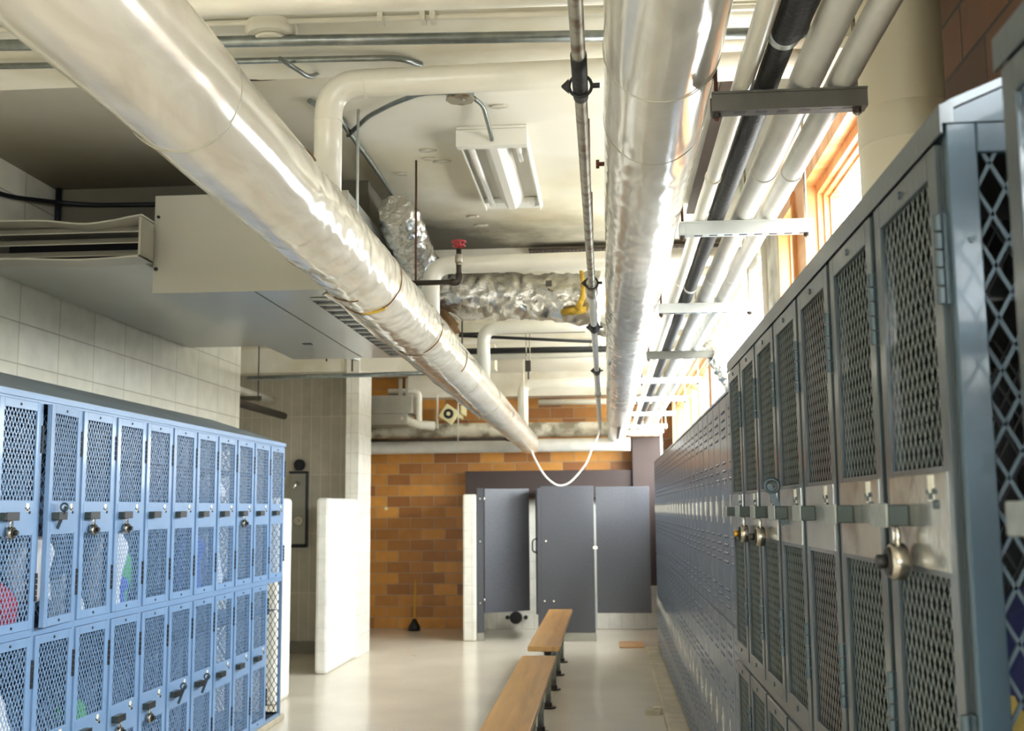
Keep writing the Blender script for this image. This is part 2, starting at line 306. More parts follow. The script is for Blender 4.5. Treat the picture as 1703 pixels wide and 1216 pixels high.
def build(name, mb, m, parent=None, loc=None, bevel=0, weld=True):
    base = ORG[parent.name] if parent else Vector((0, 0, 0))
    if loc is not None: org = Vector(loc)
    elif parent is not None: org = base.copy()
    else:
        xs = [v[0] for v in mb.v]; ys = [v[1] for v in mb.v]; zs = [v[2] for v in mb.v]
        org = Vector(((min(xs) + max(xs)) / 2, (min(ys) + max(ys)) / 2, min(zs)))
    me = bpy.data.meshes.new(name); me.from_pydata([tuple(Vector(v) - org) for v in mb.v], [], mb.f)
    for p, sm, mi in zip(me.polygons, mb.sm, mb.mi): p.use_smooth = sm; p.material_index = mi
    bm = bmesh.new(); bm.from_mesh(me); bmesh.ops.recalc_face_normals(bm, faces=bm.faces); bm.to_mesh(me); bm.free()
    for mm in (m if isinstance(m, (list, tuple)) else [m]): me.materials.append(M[mm] if isinstance(mm, str) else mm)
    o = bpy.data.objects.new(name, me); COL.objects.link(o); o.location = org - base
    if parent: o.parent = parent
    if bevel:
        b = o.modifiers.new('bevel', 'BEVEL'); b.width = bevel; b.segments = 2; b.limit_method = 'ANGLE'
    ORG[o.name] = org
    return o
def tag(o, label, cat, group=None):
    o['label'] = label; o['category'] = cat
    if group: o['group'] = group
    return o
def thing(name, loc, label, cat, group=None):
    o = bpy.data.objects.new(name, None); COL.objects.link(o); o.empty_display_size = .05; o.location = loc; ORG[o.name] = Vector(loc)
    return tag(o, label, cat, group)
def struct(name, mb, m, bevel=0):
    o = build(name, mb, m, bevel=bevel); o['kind'] = 'structure'; return o
def copy_tree(o, parent=None):
    c = o.copy(); COL.objects.link(c)
    if parent: c.parent = parent; c.matrix_parent_inverse = o.matrix_parent_inverse.copy()
    for ch in list(o.children): copy_tree(ch, c)
    return c
def corner_path(pts, rad, n=6):
    """polyline with its inner corners rounded"""
    pts = [Vector(p) for p in pts]; out = [pts[0]]
    for i in range(1, len(pts) - 1):
        a, b, c = pts[i - 1], pts[i], pts[i + 1]; r = min(rad, (a - b).length * .45, (c - b).length * .45)
        p = b + (a - b).normalized() * r; q = b + (c - b).normalized() * r
        for k in range(n + 1):
            t = k / n; out.append(p * (1 - t) ** 2 + b * 2 * t * (1 - t) + q * t * t)
    out.append(pts[-1]); return out
def lin(a, b, n): a = Vector(a); b = Vector(b); return [a.lerp(b, i / n) for i in range(n + 1)]
ORD = 'first second third fourth fifth sixth seventh eighth ninth tenth eleventh twelfth thirteenth fourteenth fifteenth sixteenth seventeenth eighteenth nineteenth twentieth twenty-first twenty-second twenty-third twenty-fourth twenty-fifth twenty-sixth twenty-seventh twenty-eighth'.split()
def lattice(mb, u0, u1, v0, v1, cw, ch, put, t=.0022, d=.0032, up=(1, 0, 0)):
    """expanded-metal diamonds inside a rectangle; put(u, v) gives the 3d point"""
    k = ch / cw
    for sgn in (1, -1):
        c = (v0 - k * u1) if sgn > 0 else (v0 + k * u0); end = (v1 - k * u0) if sgn > 0 else (v1 + k * u1)
        c = math.floor(c / ch) * ch
        while c < end + ch:
            ua, ub = u0, u1
            va, vb = c + sgn * k * ua, c + sgn * k * ub
            if sgn > 0:
                if va < v0: ua = (v0 - c) / k; va = v0
                if vb > v1: ub = (v1 - c) / k; vb = v1
            else:
                if va > v1: ua = (c - v1) / k; va = v1
                if vb < v0: ub = (c - v0) / k; vb = v0
            if ub - ua > 1e-4: mb.bar(put(ua, va), put(ub, vb), t, d, up)
            c += ch
# ------------------------------------------------------------------ the room
FL = -1.43; CZ = 1.65
b = MB().box(-4.4, 1.15, -4.3, 14.1, FL - .12, FL); struct('floor', b, 'floor')
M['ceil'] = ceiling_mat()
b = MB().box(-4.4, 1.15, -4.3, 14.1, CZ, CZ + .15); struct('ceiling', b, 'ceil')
b = MB().box(-4.4, 1.15, 13.9, 14.1, FL, CZ); struct('wall_back', b, 'brick')
b = MB().box(-2.95, -2.8, -4.1, 8.45, FL, CZ); struct('wall_left', b, 'block')
b = MB().box(-4.4, -4.2, 8.3, 13.9, FL, CZ); struct('wall_shower_left', b, 'block')
b = MB().box(-4.2, -2.95, 8.3, 8.45, FL, CZ); struct('wall_shower_front', b, 'tileX')
b = MB().box(-4.2, -2.6, 11.5, 11.75, FL, CZ); struct('wall_shower_back', b, 'tileX')
b = MB().box(-4.2, -2.6, 11.46, 11.499, FL, FL + .12); struct('baseboard_shower', b, mat('shower_base_tile', '7d776a', .5, var=.15))
b = MB()
b.box(-2.95, -.6, -4.3, -4.1, FL, CZ).box(.9, 1.15, -4.3, -4.1, FL, CZ).box(-.6, .9, -4.3, -4.1, FL, -.3).box(-.6, .9, -4.3, -4.1, 1.0, CZ)
struct('wall_front', b, 'offwhite')
b = MB(); b.box(.8, .93, -4.1, 2.60, FL, WZ0).box(.8, .93, 3.27, 13.9, FL, WZ0).box(1.0, 1.10, 2.60, 3.27, FL, CZ).box(.93, 1.10, 2.595, 2.60, FL, CZ).box(.93, 1.10, 3.27, 3.275, FL, CZ); struct('wall_right', b, 'brickR')
b = MB(); b.box(.8, .93, -4.1, 2.60, WZ1 + .06, CZ).box(.8, .93, 3.27, 13.9, WZ1 + .06, CZ); struct('wall_right_head', b, 'headpaint')
def pier(nm, a, c, m):
    struct(nm, MB().box(.8, .93, a, c, WZ0, WZ1 + .06), m)
pier('wall_right_pier_1', -4.1, -3.6, 'brickR'); pier('wall_right_pier_2', .75, 2.60, 'brickR'); pier('wall_right_pier_3', 4.40, 4.65, 'woodh')
pier('wall_right_pier_4', 5.06, 5.50, 'concrete'); pier('wall_right_pier_5', 8.40, 8.62, 'headpaint'); pier('wall_right_pier_6', 13.45, 13.9, 'brickR')
struct('wall_right_upper', MB().box(.795, .8, .75, 2.60, WZ1 + .06, CZ), 'brickR')
# window joinery: deep timber linings, stepped frames, one pane each
def window(n, a, c, mull=(), m='wood'):
    f = MB()
    f.box(.785, .93, a, a + .03, WZ0, WZ1).box(.785, .93, c - .03, c, WZ0, WZ1)
    f.box(.785, .93, a + .03, c - .03, WZ1 - .005, WZ1 + .06).box(.785, .93, a + .03, c - .03, WZ0, WZ0 + .03)
    for k, (x0, w) in enumerate(((.835, .042), (.858, .054), (.88, .064))):
        f.box(x0, .915, a + .03, a + w, WZ0 + .03, WZ1 - .005).box(x0, .915, c - w, c - .03, WZ0 + .03, WZ1 - .005)
        f.box(x0, .915, a + w, c - w, WZ1 - w, WZ1 - .005).box(x0, .915, a + w, c - w, WZ0 + .03, WZ0 + w)
    for y in mull:
        f.box(.86, .915, y - .02, y + .02, WZ0 + .055, WZ1 - .055)
    o = struct('window_%d' % n, f, m)
    ys = [a + .06] + list(mull) + [c - .06]
    for y0, y1 in zip(ys, ys[1:]): build('pane', MB().box(.893, .897, y0 + .012, y1 - .012, WZ0 + .06, WZ1 - .06), 'glass', o)
window(1, *WINS[1]); window(2, *WINS[2]); window(3, *WINS[3], (), 'headpaint'); window(4, *WINS[4], (9.4, 10.3, 11.4, 12.5)); window(5, *WINS[0], (-2.5, -1.4, -.3))  # window 5 is added behind the camera to light lockers and ducts
struct('trim_head', MB().prism([(.70, WZ1 + .11), (.80, WZ1 + .11), (.80, WZ1 + .145), (.72, WZ1 + .145)], 'y', 3.3, 13.4), 'headpaint')
f = MB().box(-.60, -.55, -4.28, -4.12, -.3, 1.0).box(.85, .90, -4.28, -4.12, -.3, 1.0).box(-.55, .85, -4.28, -4.12, -.3, -.25).box(-.55, .85, -4.28, -4.12, .95, 1.0).box(.13, .17, -4.26, -4.14, -.25, .95)
o = struct('window_6', f, 'wood')  # unseen window added in the wall behind the camera for extra light
for x0, x1 in ((-.55, .13), (.17, .85)): build('pane', MB().box(x0 + .002, x1 - .002, -4.2, -4.196, -.25, .95), 'glass', o)

# ceiling beams and bulkhead
struct('trim_beam_1', MB().box(-2.8, .8, 2.75, 3.72, 1.5, CZ), 'headpaint')
struct('trim_beam_2', MB().box(-1.12, .8, 7.02, 7.32, 1.44, CZ), 'headpaint')
struct('trim_beam_3', MB().box(-2.8, .8, 9.9, 10.15, 1.5, CZ), 'headpaint')
struct('trim_beam_4', MB().box(-2.4, .8, 13.6, 13.9, 1.36, CZ), 'headpaint')
struct('trim_beam_5', MB().box(-4.2, -1.1, 11.2, 11.46, 1.40, CZ), 'headpaint')
struct('wall_bulkhead', MB().prism([(-2.8, 1.285), (-2.03, 1.285), (-2.03, 1.43), (-1.17, 1.43), (-1.17, CZ), (-2.8, CZ)], 'y', 5.45, 7.3), mat('bare_grey_plaster', '6f6a5c', .8, 0, .1, 20, .25, 2))
b = MB().box(-2.62, -2.48, 8.45, 8.84, FL, .10); struct('wall_shower_low_1', b, 'tileW', .03)
b = MB().box(-2.60, -2.48, 10.03, 11.3, FL, .115); struct('wall_shower_low_2', b, 'tileW', .03)
b = MB().box(-2.60, -2.47, 11.16, 11.76, FL, CZ); struct('wall_shower_post', b, 'tileWx')
b = MB().box(-1.6, -1.455, 12.56, 13.9, FL, .17); struct('wall_stall_low', b, 'tileWx', .02)
b = MB().box(-1.455, .8, 13.84, 13.899, FL, .12); struct('wall_stall_wainscot', b, 'tileWx', .006)
b = MB().box(.36, .8, .2, 11.78, FL, -1.385); struct('trim_curb', b, 'curb', .015)
b = MB().box(-2.8, -2.25, 3.8, 7.9, FL, -1.385); struct('trim_curb_left', b, 'curb', .01)
# brown steel header and chase behind the stalls
tag(build('header_panel', MB().box(-1.70, .30, 13.6, 13.83, .13, .46), 'brown', bevel=.004), 'dark brown steel header panel fixed to the brick wall behind the toilet stalls', 'panel')
tag(build('pipe_chase', MB().box(.305, .68, 13.55, 13.85, -.9, .84), 'brown', bevel=.005), 'tall brown boxed chase standing in the far right corner beside the lockers', 'box')
# structural column between locker bank and window
c = thing('column', (.845, 3.1, -1.38), 'fat round cream column with brown drip stains rising behind the near mesh lockers', 'column')
build('shaft', MB().disc((.848, 3.1, .135), .132, 3.03, 'z', 48), 'column', c)
cb = MB().disc((.848, 3.1, 1.03), .1335, .10, 'z', 48, .002); build('joint_band', cb, 'column', c)

# ------------------------------------------------------------------ mesh lockers
WD, HT = .343, .914
def latch_parts(door, org, sgn, kind):
    """org: corner of the door in proto coordinates, the door faces +x"""
    zl = .452
    build('latch', MB().box(.009, .036, .045, .132, zl - .0145, zl + .0145), 'latch', door, bevel=.002)
    build('latch_tip', MB().box(.0362, .040, .043, .134, zl - .016, zl + .016), kind, door, bevel=.0015)
def make_locker(name, paint, wire, hinge, depth, tip, tonedark, inside, seg_t=.0034, cell=(.025, .040, .0014)):
    r = thing(name, (0, 0, 0), 'x', 'locker')
    d = depth; b = MB()
    b.box(-.018, 0, 0, .012, 0, HT).box(-.018, 0, WD - .012, WD, 0, HT)                      # face stiles
    b.box(-.018, 0, .012, WD - .012, 0, .014).box(-.018, 0, .012, WD - .012, HT - .014, HT)  # rails
    build('body', b, paint, r); b = MB(); r0 = r
    b.box(-d, -.018, .001, WD - .001, 0, .004).box(-d, -d + .003, .001, WD - .001, .004, HT - .002)   # floor and back
    b.box(-d + .003, -.018, .001, WD - .001, HT - .004, HT - .001)
    b.box(-d + .003, -.018, .002, .006, .004, .03).box(-d + .003, -.018, .002, .006, HT - .03, HT - .004)
    b.box(-d + .003, -d + .03, .002, .006, .03, HT - .03).box(-.04, -.018, .002, .006, .03, HT - .03)
    b.box(-d + .01, -.03, .008, WD - .01, HT - .21, HT - .206)                               # hat shelf
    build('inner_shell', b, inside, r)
    m = MB(); lattice(m, -d + .03, -.04, .03, HT - .03, .034, .062, lambda u, v: (u, .004, v), .0032, .003, (0, 1, 0)); build('side_mesh', m, 'wireblack' if wire == 'wire' else wire, r)
    h = MB()
    y0, y1, z0, z1 = .014, WD - .014, .016, HT - .016; q = .034; pz0, pz1 = .378, .512
    D = MB(); D.box(.001, .008, y0, y0 + q, z0, z1).box(.001, .008, y1 - q, y1, z0, z1).box(.001, .008, y0 + q, y1 - q, z0, z0 + q).box(.001, .008, y0 + q, y1 - q, z1 - q, z1)
    D.box(.001, .0075, y0 + q, y1 - q, pz0, pz1)
    D.box(-.012, .001, y0, y0 + .003, z0, z1).box(-.012, .001, y1 - .003, y1, z0, z1).box(-.012, .001, y0, y1, z0, z0 + .003).box(-.012, .001, y0, y1, z1 - .003, z1)
    door = build('door', D, paint, r, loc=(.0, WD - .008, 0), bevel=.0012)
    for n_, (a, c) in (('upper', (pz1, z1 - q)), ('lower', (z0 + q, pz0))):
        m = MB(); lattice(m, y0 + q - .004, y1 - q + .004, a - .004, c + .004, cell[0], cell[1], lambda u, v: (.001, u, v), seg_t, cell[2]); build('mesh_panel', m, wire, door)
    build('latch_plate', MB().box(.0076, .0092, y0 + .02, y1 - .02, pz0 + .008, pz1 - .008), tonedark, door)
    latch_parts(door, None, 1, tip)
    np_ = MB().box(.0093, .0105, .232, .256, .470, .502); lb = build('number_plate', np_, 'label', door)
    build('plate_rivets', MB().disc((.0105, .262, .466), .006, .004, 'x', 12).disc((.0105, .232, .482), .0035, .003, 'x', 8).disc((.0105, .257, .482), .0035, .003, 'x', 8).box(.0104, .011, .235, .253, .472, .480), hinge, door)
    build('rivets', MB().disc((.009, .165, z1 - q / 2), .0055, .004, 'x', 12).disc((.009, .165, z0 + q / 2), .0055, .004, 'x', 12), hinge, door)
    for zc in (.755, .175):
        h = MB()
        h.box(.001, .006, WD - .03, WD + .0, zc - .055, zc + .055)
        for k in range(5): h.disc((.010, WD - .008, zc - .044 + k * .022), .0062, .019, 'z', 12)
        build('hinge', h, hinge, door)
    return r
def place(root, x, y, z, rot):
    root.location = (x, y, z); root.rotation_euler = (0, 0, rot)
def find(root, nm):
    return [c for c in root.children if c.name.split('.')[0] == nm][0]
XL, XR = -2.25, .41
TOP, SEAM, BOT = .450, -.464, -1.378
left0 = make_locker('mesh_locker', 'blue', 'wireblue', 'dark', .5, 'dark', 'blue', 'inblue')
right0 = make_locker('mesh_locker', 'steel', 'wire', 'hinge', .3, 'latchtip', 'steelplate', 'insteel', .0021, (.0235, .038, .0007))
def locks(x, y, z, face, label, group, open_=False, gold=False, scale=1.):
    """combination padlock hanging below a latch; face is +1 (faces +x) or -1"""
    p = thing('padlock', (x, y, z), label, 'padlock', group); s = face
    build('case', MB().disc((x, y, z - .040), .0245 * scale, .022, 'x', 32, .003), 'steeldial', p)
    build('dial', MB().disc((x + s * .0125, y, z - .040), .019 * scale, .004, 'x', 28, .001), 'black', p)
    build('knob', MB().disc((x + s * .021, y, z - .040), .0095, .014, 'x', 16, .002), 'brass' if gold else 'rubber', p)
    pts = [Vector((x, y + .0095 * math.cos(a), z - .004 + .0095 * math.sin(a))) for a in [math.pi * k / 10 for k in range(11)]]
    pts = [Vector((x, y + .0095, z - .03))] + pts + [Vector((x, y - .0095, z - .03))]
    build('shackle', MB().tube(pts, .0032, 8), 'chrome', p)
    return p
def lever(x, y, z, face, label):
    """loose hasp lever: an eye plate with a strap hanging from it"""
    p = thing('hasp_lever', (x, y, z), label, 'latch')
    s = face
    b = MB().ring((x + s * .03, y, z + .012), .015, .0045, 'y', 20, 6); build('eye', b, 'hinge', p)
    build('strap', MB().bar((x + s * .038, y + .0, z + .015), (x + s * .004, y + s * -.0, z - .075), .013, .005, (0, 1, 0), True), 'hinge', p)
    return p
NL = 11
clothcols = []
left_grp = 'blue mesh lockers along the left wall'
extra = {('u', 9): 'its door standing slightly ajar', ('u', 7): 'white shirt inside', ('u', 8): 'padlocked'}
left_roots = {}
for k in range(NL):
    yb = 7.78 - .3435 * (k + 1)
    for row, z in (('u', SEAM), ('l', BOT)):
        first = (k == 0 and row == 'u')
        o = left0 if first else copy_tree(left0)
        place(o, XL, yb, z, 0); left_roots[(row, k)] = o
        w = 'upper' if row == 'u' else 'lower'
        where = 'nearest the shower' if k == 0 else ORD[k] + ' from the shower end'
        tag(o, 'blue mesh-door locker against the left wall, %s row, %s' % (w, where), 'locker', left_grp)
# the last lower bay has lost its door
o = left_roots[('l', 0)]; dr = find(o, 'door')
for ch in list(dr.children): bpy.data.objects.remove(ch)
bpy.data.objects.remove(dr)
o['label'] = 'doorless blue locker bay at the shower end of the left bank, lower row'
# door ajar
dr = find(left_roots[('u', 9)], 'door'); dr.rotation_euler = (0, 0, math.radians(5))
left_roots[('u', 9)]['label'] = 'upper blue mesh locker with its door slightly ajar, tenth from the shower end'
# end panel of black mesh closing the left bank
e = thing('end_panel', (XL - .25, 7.785, BOT), 'black wire mesh end panel closing the shower end of the left locker bank', 'panel')
b = MB().box(XL - .49, XL - .47, 7.782, 7.79, BOT, TOP).box(XL - .02, XL, 7.782, 7.79, BOT, TOP).box(XL - .47, XL - .02, 7.782, 7.79, BOT, BOT + .02).box(XL - .47, XL - .02, 7.782, 7.79, TOP - .02, TOP).box(XL - .47, XL - .02, 7.782, 7.79, SEAM - .01, SEAM + .01)
build('frame', b, 'wireblack', e)
m = MB(); lattice(m, XL - .47, XL - .02, BOT + .02, TOP - .02, .034, .062, lambda u, v: (u, 7.786, v), .0036, .003, (0, 1, 0)); build('mesh', m, 'wireblack', e)
# sloping tops
t = thing('locker_top', (XL - .27, 5.85, TOP), 'dusty sloping grey-blue sheet top over the left locker bank', 'locker top')
for a, c in ((3.99, 5.36), (5.362, 6.73), (6.732, 7.80)):
    build('top_sheet', MB().prism([(XL + .004, TOP + .001), (XL + .004, TOP + .022), (-2.795, TOP + .20), (-2.795, TOP + .192), (XL - .004, TOP + .014), (XL - .004, TOP + .001)], 'y', a, c), 'bluetop', t)
build('fascia', MB().box(XL + .0045, XL + .007, 3.99, 7.80, TOP - .004, TOP + .02), 'blue', t)
build('gable', MB().prism([(XL - .005, TOP + .002), (XL - .005, TOP + .012), (-2.79, TOP + .19), (-2.79, TOP + .002)], 'y', 7.79, 7.798), 'blue', t)
# right mesh bank
right_grp = 'grey-blue mesh lockers of the near right bank'
YN = 1.35
rt = {}
for k in range(7):
    yb = YN + .342 * (k + 1)
    for row, z in (('u', SEAM), ('l', BOT)):
        o = right0 if (k == 0 and row == 'u') else copy_tree(right0)
        place(o, XR, yb, z, math.pi); rt[(row, k)] = o
        w = 'upper' if row == 'u' else 'lower'
        tag(o, 'steel mesh-door locker in the near right bank, %s row, %s from the camera end' % (w, ORD[k]), 'locker', right_grp)
for ch in find(rt[('u', 2)], 'door').children:   # third door: bare bright mesh
    if ch.name.startswith(('mesh_panel', 'latch_plate')):
        ch.data = ch.data.copy(); ch.data.materials[0] = M['steelbright']
rt[('u', 2)]['label'] = 'upper near-right locker with a brighter bare-metal mesh door, third from the camera end'
for k, (nm, z) in enumerate((('u', SEAM), ('l', BOT))):
    o = copy_tree(right0); place(o, XR, 1.142, z, math.pi)
    tag(o, 'steel mesh locker at the right edge of the picture, nearest the camera, %s tier' % ('upper' if nm == 'u' else 'lower'), 'locker')
    rt[(nm, -1)] = o
# end frame with open diamond mesh facing the camera
e = thing('end_panel', (XR + .15, YN - .006, BOT), 'blue-painted end frame with wide black-backed diamond mesh facing the camera', 'panel')
b = MB().box(XR - .001, XR + .034, YN - .014, YN - .002, BOT, TOP + .002).box(XR + .034, XR + .3, YN - .014, YN - .002, TOP - .035, TOP + .002).box(XR + .27, XR + .3, YN - .014, YN - .002, BOT, TOP - .035).box(XR + .034, XR + .27, YN - .014, YN - .002, BOT, BOT + .03)
build('frame', b, 'endblue', e, bevel=.002)
build('frame_bolt', MB().disc((XR + .022, YN - .015, .31), .0045, .003, 'y', 12), 'hinge', e)
m = MB(); lattice(m, XR + .03, XR + .275, BOT + .02, TOP - .03, .034, .062, lambda u, v: (u, YN - .006, v), .0042, .004, (0, 1, 0)); build('mesh', m, 'wireend', e)
def sloped_top(y0, y1, label):
    t = thing('locker_top', (XR + .15, (y0 + y1) / 2, TOP), label, 'locker top')
    build('top_sheet', MB().prism([(XR - .006, TOP + .001), (XR - .006, TOP + .024), (XR + .005, TOP + .03), (XR + .30, TOP + .15), (XR + .30, TOP + .143), (XR + .008, TOP + .02), (XR + .008, TOP + .001)], 'y', y0, y1), 'steel', t)
    build('fascia', MB().box(XR - .0085, XR - .0062, y0, y1, TOP - .011, TOP + .024), 'steel', t)
    build('gable', MB().prism([(XR + .009, TOP + .002), (XR + .009, TOP + .018), (XR + .295, TOP + .138), (XR + .295, TOP + .002)], 'y', y0 + .002, y0 + .006), 'endblue', t)
    return t
sloped_top(YN - .018, YN + .342 * 7 + .004, 'grey sheet-metal sloping top of the near right mesh locker bank')
sloped_top(.78, 1.146, 'sloping sheet top on the locker at the right edge of the picture')
# padlocks and levers
LZ = SEAM + .452 - .021; LZL = BOT + .452 - .021
rg = None
for k, lab, gold in ((0, 'round combination padlock hanging nearest the camera on the right mesh lockers', False), (4, 'round combination padlock on the right bank, fifth locker from the camera', False), (5, 'combination padlock with a yellow-brass dial knob on the right bank', True)):
    yb = YN + .342 * (k + 1) - .128
    locks(XR - .026, yb, LZ, -1, lab, 'padlocks on the right bank', gold=gold)
locks(XR - .026, 1.142 - .128, LZ, -1, 'padlock hanging at the right picture edge in front of the end mesh', 'padlocks on the right bank')
lever(XR - .01, YN + .342 * 3 + .22, SEAM + .50, -1, 'loose grey hasp lever leaning from the fourth near-right locker door')
def lock_left(row, k, lab):
    z = LZ if row == 'u' else LZL
    locks(XL + .026, 7.78 - .3435 * (k + 1) + .10, z, 1, lab, 'padlocks on the left bank')
lock_left('u', 10, 'combination padlock on the upper left locker at the left picture edge')
lock_left('u', 8, 'combination padlock on the upper left locker beside the ajar door')
lock_left('u', 7, 'combination padlock on the upper left locker holding the white shirt')
lock_left('u', 2, 'combination padlock on an upper left locker, third from the shower')
lock_left('l', 6, 'combination padlock on a lower left locker, seventh from the shower')
lock_left('l', 7, 'combination padlock on a lower left locker, eighth from the shower')
for row, k, lab in (('u', 9, 'hasp lever sticking out from the ajar upper left locker door'), ('l', 5, 'bent hasp lever hanging on a lower left door, sixth from the shower'), ('l', 4, 'bent hasp lever hanging on a lower left door, fifth from the shower')):
    z = (SEAM if row == 'u' else BOT) + .475
    lever(XL + .03, 7.78 - .3435 * (k + 1) + .10, z, 1, lab)
# ------------------------------------------------------------------ clothes inside
def garment(name, cx, cy, z0, z1, wy, wx, m, label, cat='garment', seed=0, top=.35):
    b = MB(); n = 36; K = 22; vs = []; rnd = random.Random(seed); ph = rnd.random() * 6
    for i in range(K + 1):
        t = i / K; z = z1 + (z0 - z1) * t
        w = wy * (top + (1 - top) * min(1, t * 3.2)) * (1 + .08 * math.sin(5 * t + ph)); d = wx * (.45 + .55 * min(1, t * 4)) * (1 + .15 * math.sin(3 * t + ph))
        for j in range(n):
            a = 2 * math.pi * j / n; f = 1 + .13 * math.sin(7 * a + ph + 1.5 * t) * min(1, t * 2) + .06 * math.sin(13 * a - 2 * ph + 3 * t)
            vs.append((cx + d * math.cos(a) * f + .01 * math.sin(6 * t + ph), cy + w * math.sin(a) * f + .012 * math.sin(4 * t + ph), z + .012 * math.sin(5 * a + ph) * (1 if i == K else 0)))
    fs = [(i * n + j, i * n + (j + 1) % n, (i + 1) * n + (j + 1) % n, (i + 1) * n + j) for i in range(K) for j in range(n)] + [tuple(range(n)), tuple(range(K * n, K * n + n))]
    b.add(vs, fs, True); return tag(build(name, b, m), label, cat)
def lc(k): return 7.78 - .3435 * (k + .5)
garment('shirt', XL - .095, lc(7) - .01, SEAM + .02, SEAM + .40, .10, .07, 'rag1', 'white shirt with a green side hanging in an upper left locker', seed=1)
garment('towel', XL - .10, lc(7) + .09, SEAM + .02, SEAM + .34, .035, .06, 'rag3', 'green cloth hanging beside the white shirt in an upper left locker', 'towel', 2)
garment('cloth', XL - .075, lc(7) + .06, SEAM + .01, SEAM + .16, .06, .05, 'rag5', 'royal blue cloth bunched under the white shirt in an upper left locker', 'cloth', 3)
garment('shirt', XL - .095, lc(9) - .02, SEAM + .12, SEAM + .37, .09, .07, 'rag1', 'pale patterned shirt in the upper left locker with the ajar door', seed=4)
garment('cloth', XL - .09, lc(8) - .08, SEAM + .01, SEAM + .20, .05, .07, 'rag1', 'white cloth crumpled in the corner of an upper left locker', 'cloth', 5)
garment('cloth', XL - .09, lc(10) + .02, SEAM + .03, SEAM + .22, .08, .07, 'rag4', 'dark red cloth in the upper left locker at the picture edge', 'cloth', 6)
garment('shirt', XL - .095, lc(10) - .1, SEAM + .1, SEAM + .42, .07, .08, 'rag1', 'white shirt in the upper left locker at the picture edge', seed=16)
garment('cloth', XL - .09, lc(6) - .09, SEAM + .08, SEAM + .2, .03, .05, 'rag3', 'small green cloth in an upper left locker, seventh from the shower', 'cloth', 7)
garment('shirt', XL - .10, lc(4), SEAM + .04, SEAM + .34, .09, .08, 'rag5', 'blue shirt hanging in an upper left locker, fifth from the shower', seed=8)
garment('shirt', XL - .095, lc(3), SEAM + .05, SEAM + .36, .08, .07, 'rag1', 'light shirt hanging in an upper left locker, fourth from the shower', seed=9)
garment('shirt', XL - .095, lc(3), SEAM + .56, SEAM + .68, .07, .07, 'rag1', 'folded white shirt on the lower part of the fourth upper left locker', seed=10)
garment('cloth', XL - .095, lc(8) + .05, BOT + .42 + .03, BOT + .56, .06, .07, 'rag3', 'bright green cloth in a lower left locker, ninth from the shower', 'cloth', 11)
garment('cloth', XL - .095, lc(10) + .05, BOT + .52, BOT + .70, .08, .07, 'rag1', 'white cloth in a lower left locker at the picture edge', 'cloth', 12)
garment('jersey', XR + .15, 1.50, SEAM + .02, SEAM + .36, .12, .10, 'rag2', 'navy jersey hanging in the first near-right mesh locker', 'jersey', 13)
garment('jersey', XR + .085, 1.44, SEAM + .06, SEAM + .27, .03, .055, 'gold', 'gold perforated jersey panel seen through the end mesh', 'jersey', 14)
# ------------------------------------------------------------------ louvred lockers of the far right bank
XF, WF = .49, .284; FT, FS, FB = .455, -.458, -1.372
def make_louvre():
    r = thing('louvred_locker', (0, 0, 0), 'x', 'locker'); h = .913
    b = MB().box(-.3, -.002, .0005, WF - .0005, .0005, h - .0005); build('body', b, 'louvre', r)
    b = MB().box(-.0015, .004, .008, WF - .008, .008, h - .008)
    door = build('door', b, 'louvre', r, loc=(0, WF - .008, 0), bevel=.0015)
    for zs, n_ in ((.855, 4), (.645, 3), (.345, 4), (.13, 3)):
        for i in range(n_):
            z = zs - i * .034; build('louvre_slot', MB().box(.0041, .0052, .075, WF - .075, z - .011, z), 'louvredark', door)
            build('louvre_hood', MB().prism([(.0052, z + .001), (.0085, z - .0035), (.0085, z - .0045), (.0052, z - .004)], 'y', .073, WF - .073), 'louvre', door)
    build('handle_recess', MB().box(.0041, .0052, .040, .066, .395, .51), 'cream', door)  # cream colour stands in for the bright reflection in the handle cup
    build('handle_lip', MB().box(.0053, .010, .050, .055, .42, .485), 'steeldial', door)
    build('number_plate', MB().box(.0041, .006, WF / 2 - .018, WF / 2 + .018, .555, .575), 'latchtip', door)
    return r
lou0 = make_louvre()
for k in range(27):
    for row, z in (('u', FS), ('l', FB)):
        o = lou0 if (k == 0 and row == 'u') else copy_tree(lou0)
        place(o, XF, 11.71 - WF * k, z, math.pi)
        tag(o, 'blue-grey louvred locker, far right bank, %s row, %s from the toilet stalls' % ('upper' if row == 'u' else 'lower', ORD[k]), 'locker', 'louvred lockers of the far right bank')
t = thing('locker_top', (XF + .15, 7.9, FT), 'thin sheet top along the far bank of louvred lockers', 'locker top')
build('top_sheet', MB().prism([(XF - .005, FT + .001), (XF - .005, FT + .012), (XF + .3, FT + .06), (XF + .3, FT + .001)], 'y', 4.06, 11.72), 'louvre', t)
